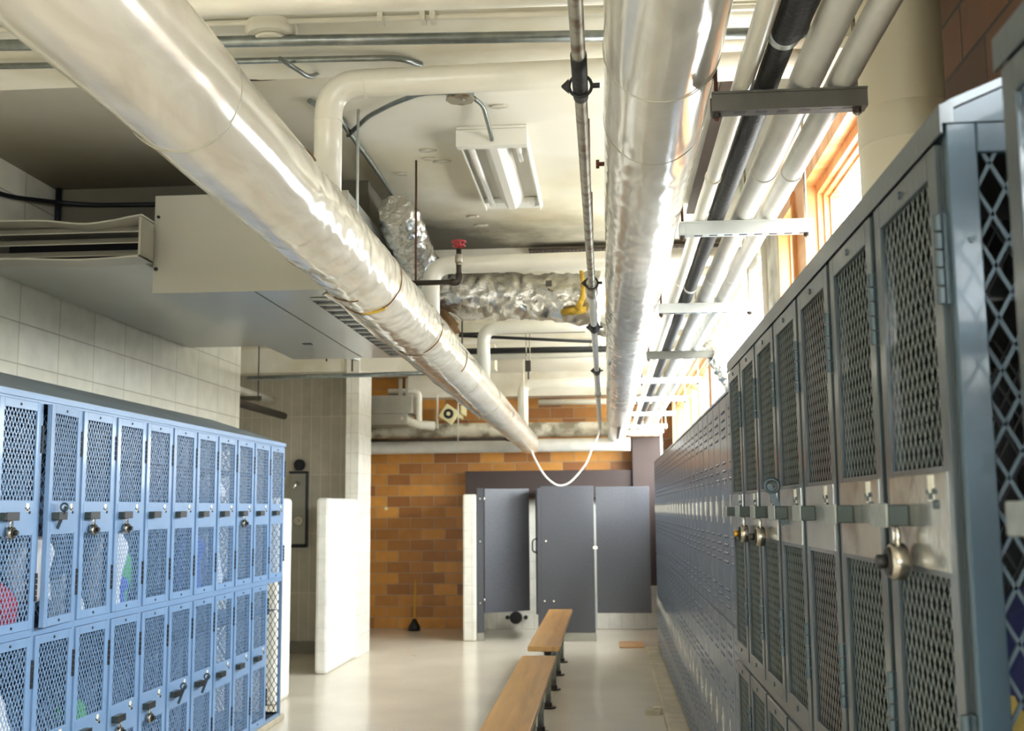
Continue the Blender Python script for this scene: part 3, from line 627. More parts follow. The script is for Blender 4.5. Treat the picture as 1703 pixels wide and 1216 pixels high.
# ------------------------------------------------------------------ the two big wrapped ducts
def arc_on_duct(c, R, a0, a1, t, m, parent, tilt=0., name='band', n=28, seed=0):
    pts = []
    for i in range(n + 1):
        a = math.radians(a0 + (a1 - a0) * i / n)
        pts.append((c[0] + R * math.cos(a), c[1] + tilt * math.sin(a) + .004 * math.sin(9 * a + seed), c[2] + R * math.sin(a)))
    return build(name, MB().tube(pts, t, 6), m, parent)
def duct_axis(p0, p1, y):
    t = (y - p0[1]) / (p1[1] - p0[1]); return tuple(p0[i] + (p1[i] - p0[i]) * t for i in range(3))
LA, LB = (-.905, .55, .925), (-.875, 13.05, .742)
RA, RB = (.142, .45, 1.045), (.125, 13.2, .872)
def crinkle(y0, y1, amp, fine):
    def f(p, t, a):
        w = max(0., min(1., (p.y - y0) / .4)) * max(0., min(1., (y1 + .6 - p.y) / .6))
        v = noise.noise(Vector((p.x * 9, p.y * 3.0, p.z * 9))) * .0035 + w * (noise.noise(Vector((p.x * 22, p.y * 16, p.z * 22))) * amp + abs(noise.noise(Vector((p.x * 45, p.y * 30, p.z * 45)))) * fine)
        return v
    return f
d = thing('insulated_duct', (-.9, 6.8, .70), 'big cream film-wrapped duct slanting across the upper left, crinkled in its middle', 'duct')
pts = [duct_axis(LA, LB, .55 + 12.5 * i / 620) for i in range(621)]
rs = [.136 - .020 * i / 620 for i in range(621)]
rs[-1] *= .86; rs[-2] *= .95; rs[0] *= .95
build('jacket', MB().tube(pts, rs, 72, True, crinkle(2.75, 5.6, .0052, .0035)), 'ductL', d)
for y in (2.28, 6.9, 8.2, 10.9, 12.1):
    c = duct_axis(LA, LB, y); r = .136 - .020 * (y - .55) / 12.5 + .001
    build('band', MB().ring(c, r, .0016 if y < 5 else .003, 'y', 48, 6), 'band', d)
for y, a0, a1, tl in ((2.95, 30, 65, .02), (3.45, 185, 250, .03), (4.18, -60, 40, .03), (4.22, 195, 300, .05), (5.25, -70, 10, .04), (5.3, 200, 290, .05), (6.2, -40, 15, .03), (4.0, 240, 280, .08)):
    c = duct_axis(LA, LB, y); r = .136 - .020 * (y - .55) / 12.5 + .0015
    arc_on_duct(c, r, a0, a1, .0032, 'tear', d, tl, 'tear', seed=y * 7)
c = duct_axis(LA, LB, 4.18); arc_on_duct(c, .132, -95, -55, .005, 'yellowfoam', d, .02, 'exposed_foam')
# lifted seam flap along the underside
fl = MB()
for i in range(46):
    y = 3.9 + i * .105; y2 = y + .105
    c0 = duct_axis(LA, LB, y); c1 = duct_axis(LA, LB, y2); r0 = .131 - .020 * (y - .55) / 12.5
    def fp(c, r, ang, ex, yy):
        a = math.radians(ang + 3 * noise.noise(Vector((0, yy * 2, 0)))); return (c[0] + (r + ex) * math.cos(a), yy, c[2] + (r + ex) * math.sin(a))
    e0 = .022 + .010 * noise.noise(Vector((3, y * 3, 0))); e1 = .022 + .010 * noise.noise(Vector((3, y2 * 3, 0)))
    A = [fp(c0, r0, 233, 0, y), fp(c0, r0, 228, e0, y), fp(c0, r0, 226, e0, y), fp(c0, r0, 228, -.004, y)]; B = [fp(c1, r0, 233, 0, y2), fp(c1, r0, 228, e1, y2), fp(c1, r0, 226, e1, y2), fp(c1, r0, 228, -.004, y2)]
    fl.add(A + B, [(0, 1, 5, 4), (1, 2, 6, 5), (2, 3, 7, 6), (3, 0, 4, 7)], True)
build('seam_flap', fl, 'ductL', d)
d = thing('insulated_duct', (.135, 6.8, .84), 'big shiny film-wrapped duct hanging at centre right above the benches', 'duct')
pts = [duct_axis(RA, RB, .45 + 12.75 * i / 620) for i in range(621)]
rs = [.132 - .018 * i / 620 for i in range(621)]; rs[-1] *= .86; rs[-2] *= .95; rs[0] *= .95
build('jacket', MB().tube(pts, rs, 72, True, crinkle(2.6, 11, .0022, .0012)), 'ductR', d)
for y in (2.42, 2.86, 5.75, 8.8, 11.2):
    c = duct_axis(RA, RB, y); r = .132 - .018 * (y - .45) / 12.75 + .001
    build('band', MB().ring(c, r, .0016 if y < 5 else .003, 'y', 48, 6), 'band', d)
c = duct_axis(RA, RB, 11.9); build('slot_patch', MB().box(c[0] - .012, c[0] + .012, 10.9, 12.6, c[2] - .124, c[2] - .108), 'brown', d)

# ------------------------------------------------------------------ branch pipes (cream, elbow up out of the left duct and over)
def pipe(name, pts, r, m, label, cat='pipe', n=20, rad=.09, group=None, steps=8):
    return tag(build(name, MB().tube(corner_path(pts, rad, steps), r, n), m), label, cat, group)
for y, zt, r, lab in ((3.55, 1.405, .046, 'cream elbow pipe rising from the left duct near the camera and running right'),
                      (5.72, 1.262, .046, 'cream elbow pipe rising from the left duct under the sooty ceiling beam'),
                      (8.2, 1.33, .048, 'cream pipe rising from the left duct behind the foil duct'),
                      (12.0, 1.335, .056, 'cream elbow pipe rising from the far end of the left duct')):
    c = duct_axis(LA, LB, y)
    p = thing('branch_pipe', (c[0], y, c[2]), lab, 'pipe')
    build('run', MB().tube(corner_path([(c[0], y, c[2] + .10), (c[0], y, zt), (.72, y, zt + .012)], .11, 10), r, 28), 'cream', p)
    for q in ((c[0], y, zt - .125), ):
        build('collar', MB().disc(q, r + .002, .006, 'z', 28), 'cream', p)
    build('collar', MB().disc((c[0] + .125, y, zt), r + .002, .006, 'x', 28), 'cream', p)
# ------------------------------------------------------------------ pipe rack above the right lockers
rack = [('steam_pipe', .322, .022, 'cream', 'slim cream pipe, leftmost of the rack pipes beside the right duct'),
        ('black_pipe', .377, .027, 'black', 'black coated pipe running along the rack above the right lockers'),
        ('jacketed_pipe', .466, .036, 'whitepipe', 'thick off-white jacketed pipe on the rack, third from the duct'),
        ('jacketed_pipe', .545, .030, 'whitepipe', 'off-white jacketed pipe on the rack, nearest the windows')]
for nm, x, r, m, lab in rack:
    z = .927 + r; p = thing(nm, (x, 6, z - r), lab, 'pipe')
    build('run', MB().tube(lin((x, .6, z), (x - .004, 13.5, z - .01), 90), r, 24, True, (lambda q, t, a: noise.noise(q * 6) * .0015)), m, p)
    for y in ((3.2, 4.7, 6.1, 7.9) if m != 'black' else (4.86,)):
        build('joint_ring', MB().disc((x - .001, y, z - .004), r + .002, .012 if m != 'black' else .03, 'y', 24), m if m != 'black' else 'whitepipe', p)
    if m == 'black': build('lagging_sleeve', MB().tube(lin((x + .010, .6, z + .012), (x + .008, 2.22, z + .012), 40), .038, 24, True, lambda q, t, a: noise.noise(q * 30) * .004), 'black', p)
    if m == 'black': build('clip', MB().disc((x, 2.235, z + .004), .034, .02, 'y', 24), 'strut', p)
for i, y in enumerate((2.47, 3.63, 5.12, 6.70, 8.06, 9.43, 10.92, 12.58, 13.4)):
    x1 = .592 if i == 0 else .680; m = 'strutdark' if i in (0, 3) else 'strut'
    t = thing('pipe_hanger', (.46, y, .88), ('dark strut hanger nearest the camera under the rack pipes', 'light strut hanger under the rack pipes, second from the camera', 'light strut hanger under the rack pipes, third from the camera', 'dark thin strut hanger under the rack pipes by the foil sleeve', 'light strut hanger under the rack pipes, fifth from the camera', 'light strut hanger under the rack pipes, sixth from the camera', 'light strut hanger under the rack pipes, seventh from the camera', 'light strut hanger under the rack pipes, second from the brick wall', 'light strut hanger under the rack pipes, nearest the brick wall')[i], 'hanger', 'strut hangers of the pipe rack')
    x0 = .25; b = MB(); b.box(x0, x1, y - .002, y + .002, .882, .925).box(x0, x1, y + .036, y + .040, .882, .925).box(x0, x1, y + .002, y + .036, .882, .885).box(x0, x1, y - .006, y + .002, .920, .925)
    build('channel', b, m, t)
    k = x0 + .05
    while k < x1 - .03: build('slot', MB().box(k, k + .026, y + .012, y + .026, .8815, .8821), 'dark', t); k += .048
    zt = 1.5 if y < 3.6 else CZ
    if 7.0 < y < 7.35: zt = 1.44
    for x in (x0 + .012, x1 - .02):
        build('threaded_rod', MB().disc((x, y + .018, (.865 + min(zt, 1.31 if x > .8 else zt)) / 2), .0045, zt - .865, 'z', 8), 'rust' if x < .4 else 'galvrust', t)
        build('nut', MB().disc((x, y + .018, .876), .010, .010, 'z', 6), 'blackiron', t)
# dark corrugated deck strip beside the duct and over the beam
def corrugated(nm, x0, x1, y0, y1, z, ax, label):
    pr = []; step = .012; L_ = (y1 - y0) if ax == 'y' else (x1 - x0); n = int(L_ / step); s0 = y0 if ax == 'y' else x0
    for i in range(n + 1): pr.append((s0 + i * step, z - (.004 if i % 2 else 0)))
    pr += [(s0 + n * step, z + .012), (s0, z + .012)]
    b = MB()
    if ax == 'y': b.prism(pr, 'x', x0, x1)
    else: b.prism(pr, 'y', y0, y1)
    return tag(build(nm, b, 'corr'), label, 'panel')
corrugated('deck_strip', .46, .66, 3.73, 6.1, 1.60, 'y', 'long dark corrugated strip on the ceiling between duct and rack pipes')
corrugated('deck_strip', -.46, .75, 6.88, 7.018, 1.60, 'x', 'short dark corrugated strip where the ceiling meets the sooty beam')
# ------------------------------------------------------------------ slim hanging pipe left of the right duct
p = thing('sprinkler_pipe', (-.05, 6.5, .93), 'slim stained galvanised pipe hanging on rings left of the right duct', 'pipe')
def sp(y): return (-.038 - .0022 * y, y, .955 - .0052 * y)
build('run', MB().tube([sp(.5 + i * .1) for i in range(44)], .0148, 16), 'galvrust', p)
build('run', MB().tube([sp(4.75 + i * .1) for i in range(88)], [.0165 if y < 28 else .02 for y in range(88)], 16, True, lambda q, t, a: noise.noise(q * 12) * .002), 'whitepipe', p)
build('black_sleeve', MB().tube([sp(2.27 + i * .06) for i in range(5)], .0175, 16), 'black', p)
for y in (4.8, 5.75, 7.55, 9.0): build('coupling', MB().tube([sp(y - .1), sp(y - .06), sp(y + .06), sp(y + .1)], [.018, .025, .025, .018], 16), 'black' if 5.5 < y < 8 else 'galvrust', p)
for i, y in enumerate((2.46, 4.66, 5.79, 7.58)):
    c = sp(y); h = thing('ring_hanger', (c[0], y, c[2] + .03), 'black clevis ring hanger on the slim pipe, %s from the camera' % ORD[i], 'hanger', 'ring hangers of the slim pipe')
    build('ring', MB().ring((c[0], y, c[2] + .006), .0255, .0038, 'y', 24, 8), 'black', h)
    build('bolt_lug', MB().disc((c[0] + .035, y, c[2] + .006), .006, .018, 'x', 10), 'black', h); build('hinge_lug', MB().prism([(c[0] - .026, c[2] + .022), (c[0] - .043, c[2] + .006), (c[0] - .026, c[2] - .01)], 'y', y - .006, y + .006), 'black', h)
    zt = 1.5 if y < 3.6 else CZ
    build('rod', MB().disc((c[0], y, (c[2] + .03 + zt) / 2), .0035, zt - c[2] - .03, 'z', 8), 'rust', h)
b = MB().tube([(-.016, 3.86, 1.2), (.02, 3.86, 1.2), (.10, 3.86, 1.205)], .008, 10).disc((-.012, 3.86, 1.2), .016, .012, 'x', 12); tag(build('rusty_stub', b, 'rust'), 'short rusty pipe stub poking out beside the slim hanging pipe', 'pipe')
# ------------------------------------------------------------------ conduits under the near beam and the smoke detector
pipe('conduit', [(-2.78, 3.15, 1.44), (.7, 3.37, 1.44)], .0175, 'galv', 'thick galvanised conduit crossing under the near ceiling beam')
pipe('conduit', [(-2.78, 3.42, 1.478), (-.78, 3.50, 1.472), (-.66, 3.52, 1.478), (-.6, 3.62, 1.492)], .010, 'galv', 'thin galvanised conduit curving up behind the thick one', rad=.06)
p = thing('conduit', (-.6, 3.22, 1.47), 'cream painted thin conduit with clips under the near beam', 'conduit')
build('run', MB().tube(lin((-2.78, 3.17, 1.485), (.7, 3.28, 1.485), 8), .009, 12), 'cream', p)
for x in (-.66, -.53, -.50): build('clip', MB().box(x - .008, x + .008, 3.215, 3.262, 1.468, 1.499), 'cream', p)
pipe('drain_pipe', [(-2.78, 2.93, 1.43), (.7, 3.03, 1.43)], .034, 'cream', 'cream pipe along the very top of the picture under the beam')
s = thing('smoke_detector', (-1.01, 3.31, 1.5), 'round cream disc box on the near beam above the thick conduit', 'detector')
build('base', MB().disc((-1.01, 3.27, 1.478), .08, .044, 'z', 40, .008), 'cream', s); build('cap', MB().disc((-1.01, 3.27, 1.450), .05, .012, 'z', 32, .004), 'cream', s)
pipe('flex_conduit', [(-1.02, 3.40, 1.44), (-.98, 3.62, 1.46), (-.965, 3.78, 1.56), (-.93, 3.84, 1.62)], .008, 'galv', 'short flexible conduit dropping from the round box to the ceiling', rad=.05)
pipe('cable', [(-1.45, 3.60, 1.48), (-1.15, 3.74, 1.50), (-.95, 3.8, 1.58)], .003, 'brown', 'thin brown wire sagging beside the flexible conduit', rad=.1, n=6)
# ------------------------------------------------------------------ ceiling lamp, junction box
f = thing('ceiling_lamp', (-.47, 5.3, CZ), 'open white fluorescent fixture, unlit, under the ceiling in the middle', 'lamp')
x0, x1, y0, y1 = -.622, -.318, 4.70, 5.90
b = MB(); b.box(x0, x1, y0, y1, 1.636, 1.648)
b.prism([(x0, 1.638), (x0 + .004, 1.638), (x0 + .010, 1.585), (x0 + .004, 1.585)], 'y', y0 + .03, y1 - .03); b.prism([(x1, 1.638), (x1 - .004, 1.638), (x1 - .010, 1.585), (x1 - .004, 1.585)], 'y', y0 + .03, y1 - .03)
build('housing', b, 'white', f)
build('ballast_cover', MB().prism([(-.535, 1.634), (-.405, 1.634), (-.452, 1.572), (-.488, 1.572)], 'y', y0 + .05, y1 - .10), 'white', f)
build('end_cap', MB().box(x0 - .003, x1 + .003, y0 - .004, y0 + .05, 1.56, 1.634), 'white', f, bevel=.003)
build('end_cap', MB().box(x0 - .003, x1 + .003, y1 - .11, y1 + .003, 1.605, 1.634), 'white', f, bevel=.003)
build('tube', MB().tube([(-.575, y0 + .05, 1.60), (-.575, y1 - .13, 1.60)], .015, 16), 'tubeglass', f)
build('tube', MB().tube([(-.365, y0 + .05, 1.60), (-.365, y0 + .34, 1.60)], .013, 16), 'tubeglass', f)
build('lampholder', MB().box(-.588, -.562, y1 - .135, y1 - .108, 1.585, 1.625).box(-.378, -.352, y1 - .135, y1 - .108, 1.585, 1.625), 'white', f)
build('socket_hole', MB().disc((-.36, y1 - .05, 1.603), .012, .004, 'z', 16), 'strut', f)
j = thing('junction_box', (-.55, 4.27, CZ), 'octagonal galvanised junction box on the ceiling above the lamp', 'box')
build('box', MB().disc((-.55, 4.27, 1.63), .055, .036, 'z', 8), 'galv', j); build('lid', MB().disc((-.55, 4.27, 1.609), .058, .006, 'z', 8), 'galvrust', j)
build('screw', MB().disc((-.535, 4.26, 1.603), .005, .006, 'z', 8), 'strut', j)
pipe('flex_conduit', [(-.50, 4.30, 1.625), (-.47, 4.38, 1.62), (-.468, 4.55, 1.60), (-.468, 4.70, 1.585)], .009, 'galv', 'flexible conduit from the junction box down into the lamp', rad=.05)
pipe('conduit', [(-.60, 4.24, 1.63), (-.70, 4.24, 1.63), (-.82, 4.33, 1.63), (-.96, 4.47, 1.628), (-1.10, 4.70, 1.628)], .010, 'galv', 'bent galvanised conduit leading left from the octagonal junction box', rad=.05)
pipe('conduit', [(-1.16, 4.28, 1.632), (-1.09, 4.50, 1.632), (-1.085, 5.0, 1.632), (-1.085, 7.0, 1.63)], .011, 'galv', 'straight conduit on the ceiling running back along the dark bulkhead edge', rad=.06)
pipe('rod', [(-1.0, 4.45, 1.0), (-1.0, 4.45, 1.65)], .006, 'strut', 'thin hanger rod beside the cream elbow pipe', 'rod', 8)
# paint flakes peeling from the ceiling
for i, (x, y) in enumerate(((-.80, 5.0), (-.80, 5.12), (-.76, 5.17), (-.98, 5.35), (-.72, 6.2), (-.70, 6.4), (-.42, 4.46))):
    rnd = random.Random(i); pts = [(x + (.012 + .02 * rnd.random()) * math.cos(a) * 1.6, y + (.01 + .012 * rnd.random()) * math.sin(a)) for a in [k * math.pi / 4 for k in range(8)]]
    tag(build('paint_flake', MB().prism(pts, 'z', 1.640, 1.648), 'concrete'), 'small flake of peeling cream paint hanging from the stained ceiling', 'paint flake', 'peeling paint flakes on the ceiling')
# ------------------------------------------------------------------ foil ducts
def crumple(amp, sc, seed):
    o = Vector((seed, seed * 2, 0))
    def f(p, t, a): return (abs(noise.noise(p * sc + o)) - .25) * amp * 2 + noise.noise(p * sc * 2.7 + o) * amp * .7
    return f
k = corner_path([(-1.00, 5.3, 1.45), (-1.01, 5.6, 1.42), (-1.05, 6.15, 1.40), (-1.0, 6.45, 1.36)], .3, 8)
kk = []
for a_, b_ in zip(k, k[1:]): kk += lin(a_, b_, 6)[:-1]
kk.append(Vector(k[-1]))
tag(build('foil_duct', MB().tube(kk, [.085 + .02 * min(1, i / 12) for i in range(len(kk))], 48, True, crumple(.018, 14, 3)), 'foil'), 'crumpled foil-wrapped duct running back behind the left big duct', 'duct')
fd = thing('foil_duct', (-.5, 6.6, 1.1), 'wide crumpled silver foil duct sagging across between the two big ducts', 'duct')
k = lin((-1.02, 6.62, 1.30), (-.02, 6.55, 1.215), 70)
build('jacket', MB().tube(k, [.145 + .012 * math.sin(i / 9) for i in range(71)], 64, True, crumple(.016, 11, 8)), 'foil', fd)
build('sticker', MB().box(-.33, -.295, 6.385, 6.40, 1.27, 1.305), 'strutdark', fd)
build('sticker', MB().box(-.60, -.565, 6.395, 6.408, 1.36, 1.39), 'strut', fd)
build('foam_strip', MB().tube([(-.125, 6.41, 1.36), (-.115, 6.395, 1.28), (-.118, 6.39, 1.20), (-.15, 6.38, 1.13)], [.012, .012, .014, .02], 12, True, crumple(.008, 40, 2)), 'yellowfoam', fd)
build('foam_blob', MB().tube([(-.24, 6.42, 1.125), (-.17, 6.39, 1.125), (-.10, 6.40, 1.13)], [.012, .026, .015], 14, True, crumple(.012, 30, 5)), 'yellowfoam', fd)
build('open_end', MB().tube([(-1.03, 6.55, 1.16), (-.95, 6.5, 1.10), (-.88, 6.45, 1.03)], [.07, .06, .05], 20, True, crumple(.03, 18, 6)), 'tear', fd)
tag(build('foil_bundle', MB().tube(lin((-.06, 7.5, 1.21), (.22, 7.5, 1.24), 24), [.06 + .02 * math.sin(i / 5) for i in range(25)], 32, True, crumple(.02, 16, 9)), 'foil'), 'small crumpled foil bundle tucked beside the right duct', 'duct')
k = []
cp = corner_path([(.60, 6.9, 1.02), (.66, 6.75, .90), (.72, 6.6, .72), (.755, 6.5, .50)], .1, 6)
for a_, b_ in zip(cp, cp[1:]): k += lin(a_, b_, 5)[:-1]
tag(build('foil_sleeve', MB().tube(k, [.035 + .02 * math.sin(math.pi * min(1, i / len(k) * 1.3)) for i in range(len(k))], 40, True, crumple(.016, 16, 12)), 'foil'), 'crumpled foil sleeve hanging from the rack pipes down behind the right lockers', 'duct')
# ------------------------------------------------------------------ valve and iron pipes
v = thing('valve', (-.70, 5.1, 1.04), 'black iron elbow pipe with a small red hand wheel beside the left duct', 'valve')
build('pipe', MB().tube(corner_path([(-.88, 5.1, 1.045), (-.665, 5.1, 1.045), (-.665, 5.1, 1.20)], .035, 8), .0125, 16), 'blackiron', v)
build('elbow', MB().tube(corner_path([(-.705, 5.1, 1.045), (-.665, 5.1, 1.045), (-.665, 5.1, 1.085)], .03, 8), .0175, 16), 'blackiron', v)
build('union', MB().disc((-.665, 5.1, 1.155), .018, .04, 'z', 6, .003).disc((-.665, 5.1, 1.128), .0145, .008, 'z', 16), 'galvrust', v)
w = MB().ring((-.665, 5.1, 1.235), .031, .0042, 'z', 24, 8)
for a in range(4): w.tube([(-.665, 5.1, 1.205), (-.665 + .03 * math.cos(a * math.pi / 2 + .4), 5.1 + .03 * math.sin(a * math.pi / 2 + .4), 1.235)], .003, 6)
w.ring((-.665, 5.1, 1.215), .029, .003, 'z', 24, 6); build('hand_wheel', w, 'red', v)
pipe('rod', [(-.875, 5.15, 1.03), (-.875, 5.15, 1.648)], .0052, 'rust', 'rusty threaded rod hanging from the ceiling beside the red valve', 'rod', 8)
pipe('black_pipe', [(-1.09, 8.35, 1.30), (-.055, 8.35, 1.232)], .012, 'black', 'thin black pipe sloping across behind the foil duct', n=10)
pipe('black_pipe', [(-1.2, 8.9, 1.648), (-1.2, 8.9, 1.40), (-.15, 8.9, 1.40)], .010, 'black', 'thinnest black pipe, highest of those behind the foil duct', n=10)
pipe('black_pipe', [(-1.2, 8.6, 1.215), (.3, 8.6, 1.212)], .024, 'black', 'thick black pipe crossing below the foil duct')
pipe('cream_pipe', [(-1.2, 8.75, 1.185), (.6, 8.75, 1.20)], .026, 'cream', 'cream pipe just under the thick black crossing pipe')
h = thing('pipe_clamp', (-.572, 8.35, 1.06), 'double rod pipe clamp dangling below the thick black pipe', 'clamp')
build('rod', MB().disc((-.583, 8.35, 1.37), .0045, .56, 'z', 8), 'galvrust', h); build('rod', MB().disc((-.556, 8.35, 1.37), .0045, .56, 'z', 8), 'galvrust', h)
build('clamp', MB().box(-.59, -.55, 8.33, 8.37, 1.02, 1.10).disc((-.567, 8.35, .995), .006, .07, 'z', 8), 'blackiron', h)
pipe('rod', [(-1.02, 8.0, .95), (-1.02, 8.0, 1.648)], .006, 'blackiron', 'dark rod hanging beside the third cream riser', 'rod', 8)
pipe('rod', [(-.84, 11.6, .9), (-.84, 11.6, 1.648)], .008, 'cream', 'cream thin rod next to the farthest cream elbow pipe', 'rod', 8)
pipe('wall_pipe', [(-.8, 13.5, 1.27), (.78, 13.5, 1.27)], .036, 'cream', 'cream pipe high on the far brick wall between the ducts')
# three little cream risers near the right duct at the back
for i, x in enumerate((-.12, -.08, -.03)): pipe('riser', [(x, 8.9 + i * .02, 1.22), (x, 10.0 + i * .1, 1.48)], .012, 'cream', 'small cream pipe rising at a slant behind the slim hanging pipe', n=8, group='slanting small cream pipes')
# ------------------------------------------------------------------ back wall pipes
pw = thing('wall_pipe', (-1.9, 13.35, .86), 'thick dusty white pipe along the far brick wall, upper of two', 'pipe')
build('run', MB().tube(lin((-4.15, 13.38, .945), (.62, 13.38, .93), 60), .088, 28), 'dustpipe', pw)
pw = thing('wall_pipe', (-1.9, 13.3, .65), 'thick white jacketed pipe along the far brick wall, lower of two', 'pipe')
build('run', MB().tube(lin((-4.15, 13.28, .735), (.28, 13.28, .745), 40), .078, 28), 'whitepipe', pw); build('joint_ring', MB().disc((-2.05, 13.28, .738), .080, .02, 'x', 28), 'whitepipe', pw)
p = thing('iron_pipe', (-1.9, 13.1, .80), 'thin black iron pipe in front of the two thick white wall pipes', 'pipe')
build('run', MB().tube([(-4.1, 13.1, .812), (-1.13, 13.1, .812)], .018, 12), 'blackiron', p); build('red_end', MB().tube([(-1.16, 13.1, .812), (-1.10, 13.1, .812), (-1.04, 13.1, .812)], [.022, .034, .012], 12), 'rust', p)
build('eye_hanger', MB().ring((-1.72, 13.1, .82), .03, .006, 'x', 16, 6).disc((-1.72, 13.1, 1.15), .006, .6, 'z', 6), 'strut', p)
pipe('rod', [(-1.98, 13.2, .95), (-1.98, 13.2, 1.36)], .014, 'cream', 'white vertical rod in front of the dark corner of the brick wall', 'rod', 8)
pipe('pole', [(.64, 13.3, .47), (.64, 13.3, .93)], .012, 'cream', 'short white vertical pole over the far end of the right lockers', 'pipe', 8)
s = thing('horn_speaker', (-1.82, 13.3, 1.0), 'tilted cream square box with a round black front high on the brick wall', 'speaker')
rot = Matrix.Rotation(math.radians(35), 3, 'Y'); cc = Vector((-1.84, 13.2, 1.12)); b = MB().box(-.09, .09, -.05, .08, -.09, .09); b.v = [tuple(rot @ Vector(q) + cc) for q in b.v]; build('housing', b, 'plastic', s, bevel=.01)
b = MB().disc((0, -.056, 0), .058, .012, 'y', 24, .003); b.v = [tuple(rot @ Vector(q) + cc) for q in b.v]; build('cone', b, 'dark', s)
b = MB().disc((0, -.066, 0), .024, .01, 'y', 16); b.v = [tuple(rot @ Vector(q) + cc) for q in b.v]; build('hub', b, 'plastic', s)
build('bracket', MB().box(-1.74, -1.72, 13.18, 13.6, 1.08, 1.22).box(-1.70, -1.68, 13.18, 13.6, 1.12, 1.22), 'plastic', s)
u = thing('unit_heater', (-2.4, 12.9, .95), 'galvanised box heater hung high in the corner behind the shower post', 'heater')
build('casing', MB().box(-2.75, -2.20, 12.75, 13.25, 1.10, 1.31).box(-2.75, -2.26, 12.76, 13.25, .97, 1.10), 'galvsheet', u, bevel=.006)
build('strap', MB().box(-2.36, -2.32, 12.74, 12.75, 1.10, 1.5).box(-2.28, -2.25, 12.74, 12.75, 1.30, 1.5), 'galvsheet', u)
build('elbow_pipe', MB().tube(corner_path([(-2.5, 12.85, 1.36), (-2.14, 12.85, 1.36), (-2.14, 12.85, 1.0), (-2.14, 13.1, 1.0)], .08, 8), .035, 16), 'cream', u)
build('lagged_elbow', MB().tube(corner_path([(-2.34, 12.8, 1.06), (-2.15, 12.85, .97), (-1.98, 12.95, .965)], .08, 6), .05, 20, True, crumple(.012, 14, 4)), 'cream', u)
# ------------------------------------------------------------------ unit ventilator over the left lockers
u = thing('unit_ventilator', (-1.6, 6.0, .974), 'large beige sheet-metal ventilator cabinet hung over the left lockers', 'ventilator')
build('casing', MB().box(-2.02, -1.13, 4.86, 7.15, .978, 1.42), 'beigeu', u, bevel=.004)
build('front_panel', MB().box(-2.02, -1.13, 4.845, 4.859, .974, 1.425), 'beige', u, bevel=.002)
build('panel_screw', MB().disc((-2.0, 4.842, 1.325), .007, .008, 'y', 12), 'dark', u); build('panel_screw', MB().disc((-2.005, 4.842, 1.085), .009, .008, 'y', 12), 'dark', u)
build('bottom_seam', MB().box(-1.56, -1.555, 4.87, 7.1, .976, .9779), 'dustgrey', u)
g = MB().box(-1.345, -1.16, 5.05, 7.02, .975, .9779); build('grille_void', g, 'dark', u)
g = MB()
for i in range(15): y = 5.05 + i * .1395; g.box(-1.35, -1.155, y - .008, y + .012, .966, .9749)
g.box(-1.352, -1.346, 5.04, 7.03, .966, .9779); build('grille', g, 'beigeu', u)
build('keyhole', MB().box(-1.77, -1.72, 6.45, 6.50, .974, .9779), 'dark', u)
t = thing('intake_box', (-2.4, 5.9, 1.09), 'beige intake box with bent louvre opening at the left picture edge', 'ventilator')
b = MB(); b.box(-2.79, -2.03, 4.75, 7.32, 1.095, 1.10).box(-2.79, -2.03, 4.75, 7.32, 1.265, 1.27).box(-2.79, -2.785, 4.75, 7.32, 1.10, 1.265).box(-2.035, -2.03, 4.75, 7.32, 1.10, 1.265)
build('casing', b, 'beigeu', t)
build('baffle', MB().box(-2.785, -2.035, 5.0, 5.01, 1.10, 1.265), 'dark', t)
def wavy(z, amp, x0, x1, y, dy, th, fn):
    n = 40; top = [(x0 + (x1 - x0) * i / n, z + fn(i / n)) for i in range(n + 1)]
    return top + [(p[0], p[1] - th) for p in reversed(top)]
fn = lambda q: -.020 * math.exp(-((q - .68) / .16) ** 2) - .006 * q + (.016 * max(0, (q - .86) / .14)); fb = lambda q: .006 * math.sin(q * 7)
build('top_lip', MB().prism(wavy(1.272, 0, -2.79, -1.985, 0, 0, .007, fn), 'y', 4.62, 4.76), 'beige', t)
build('bottom_lip', MB().prism(wavy(1.096, 0, -2.79, -1.985, 0, 0, .007, fb), 'y', 4.62, 4.76), 'beige', t)
build('side_flange', MB().box(-1.995, -1.985, 4.62, 4.76, 1.09, 1.268).box(-2.03, -1.995, 4.70, 4.76, 1.10, 1.262), 'galvsheet', t)
for z in (1.24, 1.190, 1.135): build('louvre_slat', MB().prism([(4.68, z - .018), (4.683, z - .022), (4.74, z + .012), (4.737, z + .016)], 'x', -2.785, -2.0), 'beige', t)
pipe('conduit', [(-2.78, 3.9, 1.40), (-2.78, 4.95, 1.475), (-2.76, 5.38, 1.565), (-2.6, 5.425, 1.558), (-1.5, 5.425, 1.535)], .011, 'dark', 'dark conduit bending from the left wall across the recess above the louvre box', rad=.12)
pipe('riser', [(-2.765, 5.41, 1.285), (-2.765, 5.41, 1.645)], .016, 'dark', 'short dark pipe in the corner above the louvre box', n=12)
